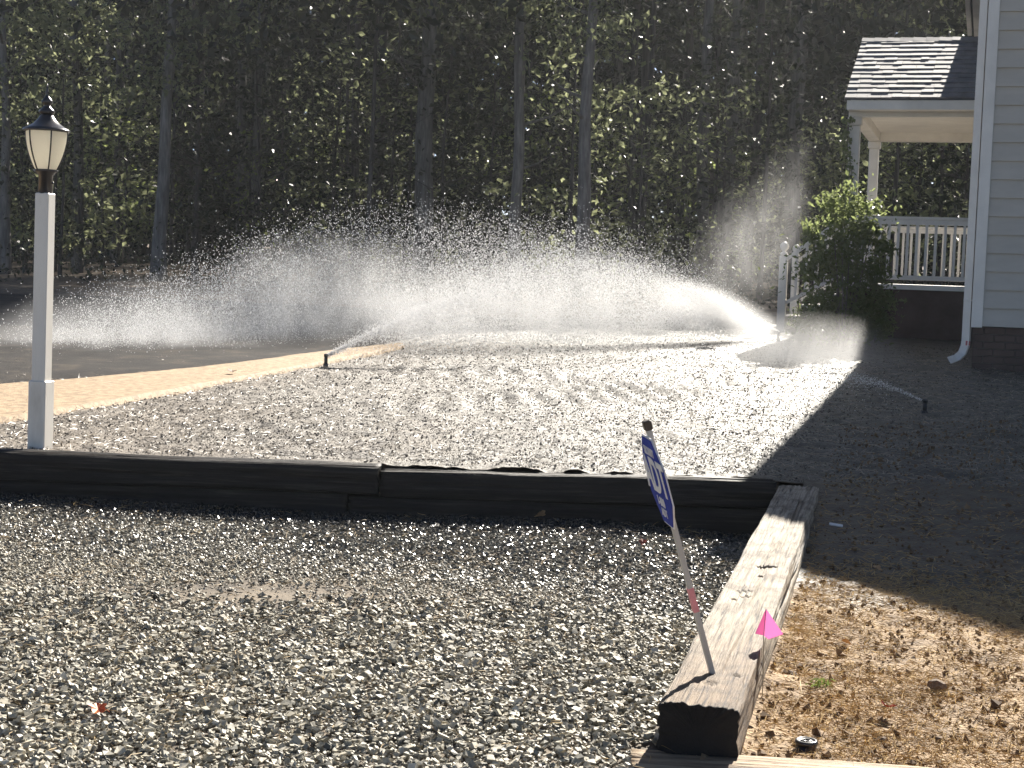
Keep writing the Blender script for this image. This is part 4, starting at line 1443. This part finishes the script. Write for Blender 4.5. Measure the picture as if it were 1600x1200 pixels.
# crown variants, unit height 1..; leaves in loose sprays
def crown_mesh(name, seed, n, spread, z0, z1, nspray, size, m, dens_low=1.0):
    rs = np.random.RandomState(seed)
    sprays = []
    for k in range(nspray):
        zz = z0 + (z1 - z0) * rs.rand() ** dens_low
        f = 1 - .55 * abs((zz - (z0 + z1) / 2) / ((z1 - z0) / 2)) ** 2
        r = spread * f * math.sqrt(rs.rand()); a = rs.uniform(0, 6.283)
        sprays.append((r * math.cos(a), r * math.sin(a), zz))
    sprays = np.array(sprays)
    w = rs.randint(0, nspray, n)
    off = rs.normal(size=(n, 3)) * np.array([.34, .34, .14])
    P = sprays[w] + off
    V, F = leaf_arrays(P, size * rs.uniform(.7, 1.35, n), rs, .55, .6)
    return mesh_np(name, V, F, m), sprays


# canopy: crowns that start at 0 and reach 1 along z; scaled per tree
CAN = [crown_mesh('canopy_crown_%s' % c, 50 + i, 2300, 2.3, -2.2, 2.2, 64, .15, M['leaf'])[0] for i, c in enumerate('abcde')]
UND = [crown_mesh('understory_crown_%s' % c, 70 + i, 900, 1.25, .5, 4.6, 22, .125, M['leaf'] if i % 2 else M['shaded_leaf'])[0] for i, c in enumerate('abcdef')]
UNP = [crown_mesh('pale_understory_crown_%s' % c, 90 + i, 420, .9, .6, 4.2, 16, .115, M['leaf_pale'])[0] for i, c in enumerate('ab')]


def trunk_mesh(h, r0, seed, knot=None, limbs=5, crown_z=4.0, lean=0.0):
    rr = random.Random(seed)
    pts, rad = [], []
    nseg = 22
    ph1, ph2 = rr.uniform(0, 6), rr.uniform(0, 6)
    for i in range(nseg + 1):
        t = i / nseg; z = -.2 + (h + .2) * t
        pts.append((lean * t * h + .05 * math.sin(ph1 + z * .55) + .02 * math.sin(ph2 + z * 1.7), .05 * math.sin(ph2 + z * .5), z))
        r = r0 * (1 - .62 * t) * (1 + .35 * math.exp(-max(z, 0) * 3.0))
        if knot: r *= 1 + .30 * math.exp(-((z - knot) / .22) ** 2)
        rad.append(r * (1 + rr.uniform(-.03, .03)))
    mb = MB(); mb.tube(pts, rad, 12)
    for k in range(limbs):
        z = rr.uniform(max(1.6, crown_z * .45), h * .92); a = rr.uniform(0, 6.28)
        i = min(nseg - 1, int((z + .2) / (h + .2) * nseg)); p = Vector(pts[i])
        l = rr.uniform(.7, 1.9)
        q1 = p + Vector((math.cos(a) * l * .5, math.sin(a) * l * .5, l * .16)); q2 = p + Vector((math.cos(a) * l, math.sin(a) * l, l * .45))
        mb.tube([p, q1, q2], [r0 * .26, r0 * .16, r0 * .05], 6)
    return mb


# the trunks one can tell apart, (px, base depth, width in photo px, lean, knot height, label)
BIG = [
    (4, 37, 16, .00, None, 'pale slim trunk cut by the far left edge of the photo'),
    (117, 41, 15, .00, None, 'dim grey trunk just right of the lamp post lantern'),
    (252, 36, 21, .012, 4.9, 'tall bent grey trunk with a swelling, right of the lamp post'),
    (372, 43, 15, .00, None, 'slim dark trunk, left one of a close pair above the left sprinkler'),
    (398, 41, 14, .005, None, 'slim dark trunk, right one of a close pair above the left sprinkler'),
    (660, 40, 30, .00, None, 'broad dark hazy trunk above the middle of the spray'),
    (800, 37, 19, .00, None, 'straight grey trunk between the broad hazy one and the pale centre one'),
    (910, 34, 22, -.002, None, 'straight pale brown trunk rising behind the middle of the lawn'),
    (1092, 43, 19, .00, None, 'hazy dark trunk, left one of the pair left of the porch'),
    (1130, 46, 26, .004, None, 'hazy dark trunk, right and thicker one of the pair left of the porch'),
    (1232, 44, 25, .003, None, 'broad hazy trunk rising behind the newel posts of the porch steps'),
]
for i, (px, d, w, ln, knot, lab) in enumerate(BIG):
    q = at(px, 440, d); zq = float(ground(q.x, q.y))
    lim = max(7.0, min(shade_limit(q.x, q.y) - .6, 15.0))
    t = thing('forest_tree', lab, 'tree', (q.x, q.y, zq), 0, 'trees at the edge of the wood')
    h = lim - .4
    trunk_mesh(h, w * d / FPX / 2 * 1.12, 200 + i, knot, 4, 5.5, ln).build('trunk', M['bark'], t)
    c = link('crown', CAN[i % 5], t)
    c.location = (ln * h, 0, h - 2.3); c.rotation_euler = (0, 0, i * 1.1)
    s = 1.0; c.scale = (s, s, min(1.0, (lim - 4.0) / 4.4))

# dim slender trees further in, all alike
rr = random.Random(12)
base_trunks = []
for k in range(4):
    base_trunks.append(trunk_mesh(10.0, (.07, .10, .14, .19)[k], 300 + k, None, 9, 3.0, rr.uniform(-.03, .03)))
protos = []
cnt = 0
placed = [(at(px, 440, d).x, d) for px, d, *_ in BIG]
tries = 0
while cnt < 34 and tries < 3000:
    tries += 1
    d = rr.uniform(38, 74)
    px = rr.uniform(-120, 1720)
    x = (px - 800) / FPX * d
    if any(abs(x - a) < .7 and abs(d - b) < 1.5 for a, b in placed): continue
    lim = shade_limit(x, d)
    if lim < 7.5: continue
    placed.append((x, d))
    k = cnt % 4
    H = min(lim - .3, 22.0)
    zq = float(ground(x, d))
    lab = 'dim slender trunk deep in the shaded wood'
    if cnt < 4:
        t = thing('forest_tree', lab, 'tree', (x, d, zq), rr.uniform(0, 6), 'slender trees deep in the wood')
        base_trunks[k].build('trunk', M['bark_dark'], t)
        c = link('crown', CAN[k], t); c.location = (0, 0, 8.0)
        protos.append(t)
    else:
        src = protos[k]
        t = src.copy(); COL.objects.link(t); t.location = (x, d, zq); t.rotation_euler = (0, 0, rr.uniform(0, 6))
        for ch in src.children:
            cc = ch.copy(); COL.objects.link(cc); cc.parent = t
            if cc.name.startswith('crown'):
                cc.data = CAN[rr.randrange(5)]
    t.scale = (1, 1, H / 10.2)
    for ch in t.children:
        if ch.name.startswith('crown'):
            ch.scale = (1.35, 1.35, 1.0); ch.location = (0, 0, 10 - 2.0)
    cnt += 1

# saplings and leafy understory
cnt = 0; tries = 0
up_src = {}
while cnt < 84 and tries < 4000:
    tries += 1
    d = 36.5 + 30 * rr.random() ** 1.2
    px = rr.uniform(-100, 1700)
    x = (px - 800) / FPX * d
    if shade_limit(x, d) < 5.2: continue
    if float(vnoise(x / 3.2, d / 3.2, 31)) < -.10 and rr.random() < .85: continue
    pale = (cnt % 6 == 4)
    pool = UNP if pale else UND
    cm = pool[rr.randrange(len(pool))]
    zq = float(ground(x, d))
    key = cm.name
    lab = 'pale green leafy sapling catching light under the trees' if pale else 'dark leafy sapling under the forest trees'
    grp = 'pale saplings in the wood' if pale else 'dark saplings in the wood'
    if key not in up_src:
        t = thing('sapling', lab, 'sapling', (x, d, zq), rr.uniform(0, 6), grp)
        trunk_mesh(4.4, .035, 400 + cnt, None, 9, 1.2).build('trunk', M['bark_dark'], t)
        link('crown', cm, t)
        up_src[key] = t
    else:
        src = up_src[key]
        t = src.copy(); COL.objects.link(t); t.location = (x, d, zq); t.rotation_euler = (0, 0, rr.uniform(0, 6))
        for ch in src.children:
            cc = ch.copy(); COL.objects.link(cc); cc.parent = t
    s = rr.uniform(.8, 1.5) * (1 + (d - 32) * .012)
    s = min(s, (shade_limit(x, d)) / 5.0)
    t.scale = (s * 1.15, s * 1.15, s)
    cnt += 1

# far wood: one mass of leaves and stems that closes the view
rs = np.random.RandomState(61)
def leaf_wall(n, d0, d1, h, s0, s1):
    d = rs.uniform(d0, d1, n); x = rs.uniform(-.44, .46, n) * d; z = rs.uniform(0, 1, n) ** .9 * h
    return np.stack([x, d, ground(x, d) + z], -1), rs.uniform(s0, s1, n)


Pa, sa_ = leaf_wall(130000, 66, 90, 21, .16, .40)
Pb, sb_ = leaf_wall(46000, 92, 108, 27, .9, 1.6)
V, F = leaf_arrays(np.vstack([Pa, Pb]), np.concatenate([sa_, sb_]), rs, .5, .7)
tag(link('far_wood', mesh_np('far_wood', V, F, M['shaded_leaf'])), kind='stuff')
# upper leaf mass, mostly out of view, added to shade wood and ground
n = 80000
d = rs.uniform(32, 68, n); x = rs.uniform(-.50, .62, n) * d
A = R_(SUN_AZ)
u_ = x * math.cos(A) - d * math.sin(A); w_ = x * math.sin(A) + d * math.cos(A)
f_ = sstep(-9.6, -7.0, u_)
lim_ = math.tan(R_(SUN_EL)) * (w_ - (15.6 * (1 - f_) + 21.5 * f_ + 4.5 * sstep(-6.5, -4.5, u_)))
clump = sstep(-.14, .02, vnoise(x / 5.0, d / 5.0, 13) + .35 * vnoise(x / 1.6, d / 1.6, 14))
z = lim_ - rs.rand(n) ** 1.2 * 4.5
k = (lim_ > 6.5) & (z > 5.0) & (rs.rand(n) < clump)
P = np.stack([x, d, ground(x, d) + z], -1)[k]
n = 62000
d = rs.uniform(51, 66, n); x = rs.uniform(-.46, .52, n) * d; z = 8.5 + rs.rand(n) * 10.0
k = rs.rand(n) < sstep(-.12, .0, vnoise(x / 5.5, z / 4.0, 23) + .35 * vnoise(x / 1.8, z / 1.6 + d / 3, 24))
P = np.vstack([P, np.stack([x, d, ground(x, d) + z], -1)[k]])
V, F = leaf_arrays(P, rs.uniform(.2, .40, len(P)), rs, .6, .65)
tag(link('shading_canopy', mesh_np('shading_canopy', V, F, M['shaded_leaf'])), kind='stuff')
rs = np.random.RandomState(62)
ft_ = MB()
for k in range(60):
    d = rs.uniform(66, 88); x = rs.uniform(-.44, .46) * d
    zb = float(ground(x, d))
    ft_.tube([(x, d, zb - .3), (x + rs.normal(0, .2), d, zb + 8), (x + rs.normal(0, .4), d, zb + 20)], [.2, .16, .08], 7)
tag(ft_.build('far_trunks', M['bark']), kind='stuff')

# undergrowth on the forest floor
rs = np.random.RandomState(63)
n = 26000
d = 29.5 + 38 * rs.rand(n) ** 1.4; x = rs.uniform(-.40, .42, n) * d
k = rs.rand(n) < .15 + .9 * np.clip(vnoise(x / 2.2, d / 2.2, 7) + .25, 0, 1)
x, d = x[k], d[k]
hh = np.abs(rs.normal(0, .38, len(x))) * (1 + 1.2 * np.clip(vnoise(x / 3, d / 3, 9), 0, 1))
V, F = leaf_arrays(np.stack([x, d, ground(x, d) + .02 + hh], -1), rs.uniform(.07, .16, len(x)), rs, .6, .6)
tag(link('undergrowth', mesh_np('undergrowth', V, F, M['shaded_leaf'])), kind='stuff')

# =================================================================== WATER
def stream(path, sig, n, rs, size, fall=0.0, tpow=1.0, jit=(1, 1, 1), stretch=1.6):
    """drops along a curved throw; path of world points, sig spread at each, fall = share of drops falling out of the stream"""
    p = np.array([tuple(v) for v in path]); m = 40
    pp = resample(p, m); ss = np.interp(np.linspace(0, len(sig) - 1, m), np.arange(len(sig)), sig)
    t = rs.rand(n) ** tpow * (m - 1.001); i = t.astype(int); f = (t - i)[:, None]
    c = pp[i] * (1 - f) + pp[i + 1] * f; s = ss[i]
    P = c + rs.normal(size=(n, 3)) * s[:, None] * np.array(jit)
    if fall:
        k = rs.rand(n) < fall * np.clip(t / m * 2.0, 0, 1)
        g = ground(P[:, 0], P[:, 1])
        P[k, 2] = g[k] + (P[k, 2] - g[k]) * rs.rand(k.sum()) ** .8
    g = ground(P[:, 0], P[:, 1])
    P = P[P[:, 2] > g + .02]
    n = len(P)
    sz = size * np.exp(rs.normal(0, .28, n))
    sc = np.stack([sz * .8, sz * .8, sz * stretch], -1)
    return P, sc


rs = np.random.RandomState(71)
noz_L = spL + Vector((.02, 0, .09)); noz_R = spR + Vector((-.02, 0, .09))
pathA = [noz_L, at(600, 512, 15.3), at(700, 473, 15.7), at(800, 444, 16.2), at(900, 430, 16.8), at(1000, 436, 17.4), at(1080, 460, 17.9)]
pathB = [noz_R, at(1150, 486, 20.0), at(1090, 461, 19.6), at(1000, 432, 19.1), at(900, 418, 18.6), at(800, 424, 18.1), at(720, 446, 17.7), at(650, 480, 17.4)]
pathB2 = [noz_R, at(1140, 508, 19.8), at(1050, 500, 19.2), at(950, 505, 18.6), at(850, 515, 18.2)]
pathC2 = [at(200, 500, 17.4), at(300, 480, 18.0), at(400, 450, 18.4), at(480, 430, 18.7), at(560, 412, 19.0), at(640, 406, 19.2), at(720, 410, 19.3), at(800, 420, 19.4), at(880, 434, 19.5)]
pathC = [at(300, 450, 18.0), at(400, 412, 18.4), at(480, 392, 18.7), at(560, 372, 19.0), at(640, 368, 19.2), at(720, 376, 19.3), at(800, 388, 19.4), at(880, 402, 19.5), at(980, 425, 19.5)]
jets = []
jets.append(('water_spray', [stream(pathA, [.012, .028, .050, .10, .16, .22, .3], 15000, rs, .0032, .2, .95), stream(pathA, [.02, .08, .16, .25, .35, .4, .4], 18000, rs, .0034, .9, .6)],
             'fine fan of water drops from the left sprinkler by the tan walk'))
jets.append(('water_spray', [stream(pathB, [.010, .035, .07, .14, .22, .28, .3, .3], 36000, rs, .0040, .35, .95), stream(pathB, [.02, .08, .16, .25, .35, .4, .4, .4], 22000, rs, .0040, .95, .7),
                             stream(pathB2, [.012, .06, .10, .15, .2], 26000, rs, .0042, .3, 1.2)],
             'bright fan of water drops from the sprinkler near the porch steps'))
jets.append(('water_spray', [stream(pathC, [.22, .26, .28, .28, .28, .28, .28, .28, .28], 12000, rs, .0046, .0, 1.0, (1, 1.6, .8)), stream(pathC2, [.34, .36, .38, .38, .36, .36, .36, .36, .36], 40000, rs, .0040, 1.0, 1.0, (1.2, 1.8, .6))],
             'high drifting cloud of coarse water drops before the dark trees'))
pathD = [at(70, 545, 16.2), at(160, 522, 16.5), at(260, 505, 16.8), at(360, 482, 17.3), at(470, 458, 17.8)]
jets.append(('water_spray', [stream(pathD, [.24, .32, .36, .36, .36], 20000, rs, .0036, .9, 1.0, (1, 1.6, .7))], 'fine drops falling on the dark road behind the lamp post'))
ns = spS + Vector((-.02, 0, .095))
pathS = [ns, ns + Vector((-.25, .05, .09)), ns + Vector((-.5, .1, .14)), ns + Vector((-.9, .2, .12))]
jets.append(('water_spray', [stream(pathS, [.004, .012, .03, .06], 1400, rs, .0026, .1, .7)], 'thin jet of water in the shade in front of the downspout'))
for nm, parts, lab in jets:
    P = np.vstack([a for a, b in parts]); sc = np.vstack([b for a, b in parts])
    V, F = pieces(P, sc, TET_V, TET_F, rs, .12, True, .6)
    tag(link(nm, mesh_np(nm, V, F, M['water'])), lab, kind='stuff')


def mist(loc, scale, dens, label, rot=0.0, **kw):
    import bmesh
    bm = bmesh.new(); bmesh.ops.create_icosphere(bm, subdivisions=3, radius=1.0)
    me = bpy.data.meshes.new('mist'); bm.to_mesh(me); bm.free()
    me.materials.append(mist_mat('mist_vapour', dens, **kw))
    o = link('mist', me)
    o.location = loc; o.scale = scale; o.rotation_euler = (0, rot, 0)
    return tag(o, label, kind='stuff')


mist(at(130, 552, 16.2), (1.45, 1.1, .72), 1.3, 'pale mist drifting low behind the lamp post', R_(-8))
mist(at(300, 540, 16.8), (1.45, 1.2, .80), 1.1, 'pale mist drifting low right of the lamp post', R_(12))
mist(at(430, 505, 17.6), (1.20, 1.1, .95), 1.2, 'pale mist below the left end of the high drops', R_(-20))
mist(at(600, 488, 18.4), (2.2, 1.4, .95), 1.15, 'pale mist hanging under the high cloud of drops', R_(10))
mist(at(880, 478, 18.5), (2.2, 1.3, .70), 1.05, 'pale mist over the middle of the lawn')
mist(at(1125, 494, 19.7), (1.1, .6, .38), 4.2, 'dense bright spray close to the porch-side sprinkler', R_(20), floor=.5)
mist(at(1270, 562, 16.2), (1.15, 1.3, .55), 1.3, 'mist in front of the shrub where the house shadow begins', floor=.35)
mist(at(1160, 400, 20.5), (.75, 1.0, 1.35), .6, 'faint mist rising left of the porch steps', R_(24), contrast=(.42, .72), floor=.0)
mist(at(1225, 330, 21.0), (.6, 1.0, 1.2), .35, 'faint wisp of mist above the newel posts', R_(14), contrast=(.42, .72), floor=.0)

# =================================================================== AIR
hz = MB().box(-165, 165, -14, 205, -1.5, 34)
hz_o = hz.build('haze', None) if False else None
hm, nt = new_mat('pale_air')
ho = N(nt, 'ShaderNodeOutputMaterial'); hv = N(nt, 'ShaderNodeVolumePrincipled')
hv.inputs['Color'].default_value = (.93, .96, 1.0, 1); hv.inputs['Density'].default_value = .00045; hv.inputs['Anisotropy'].default_value = .35
nt.links.new(hv.outputs[0], ho.inputs['Volume'])
tag(hz.build('haze', hm), kind='stuff')
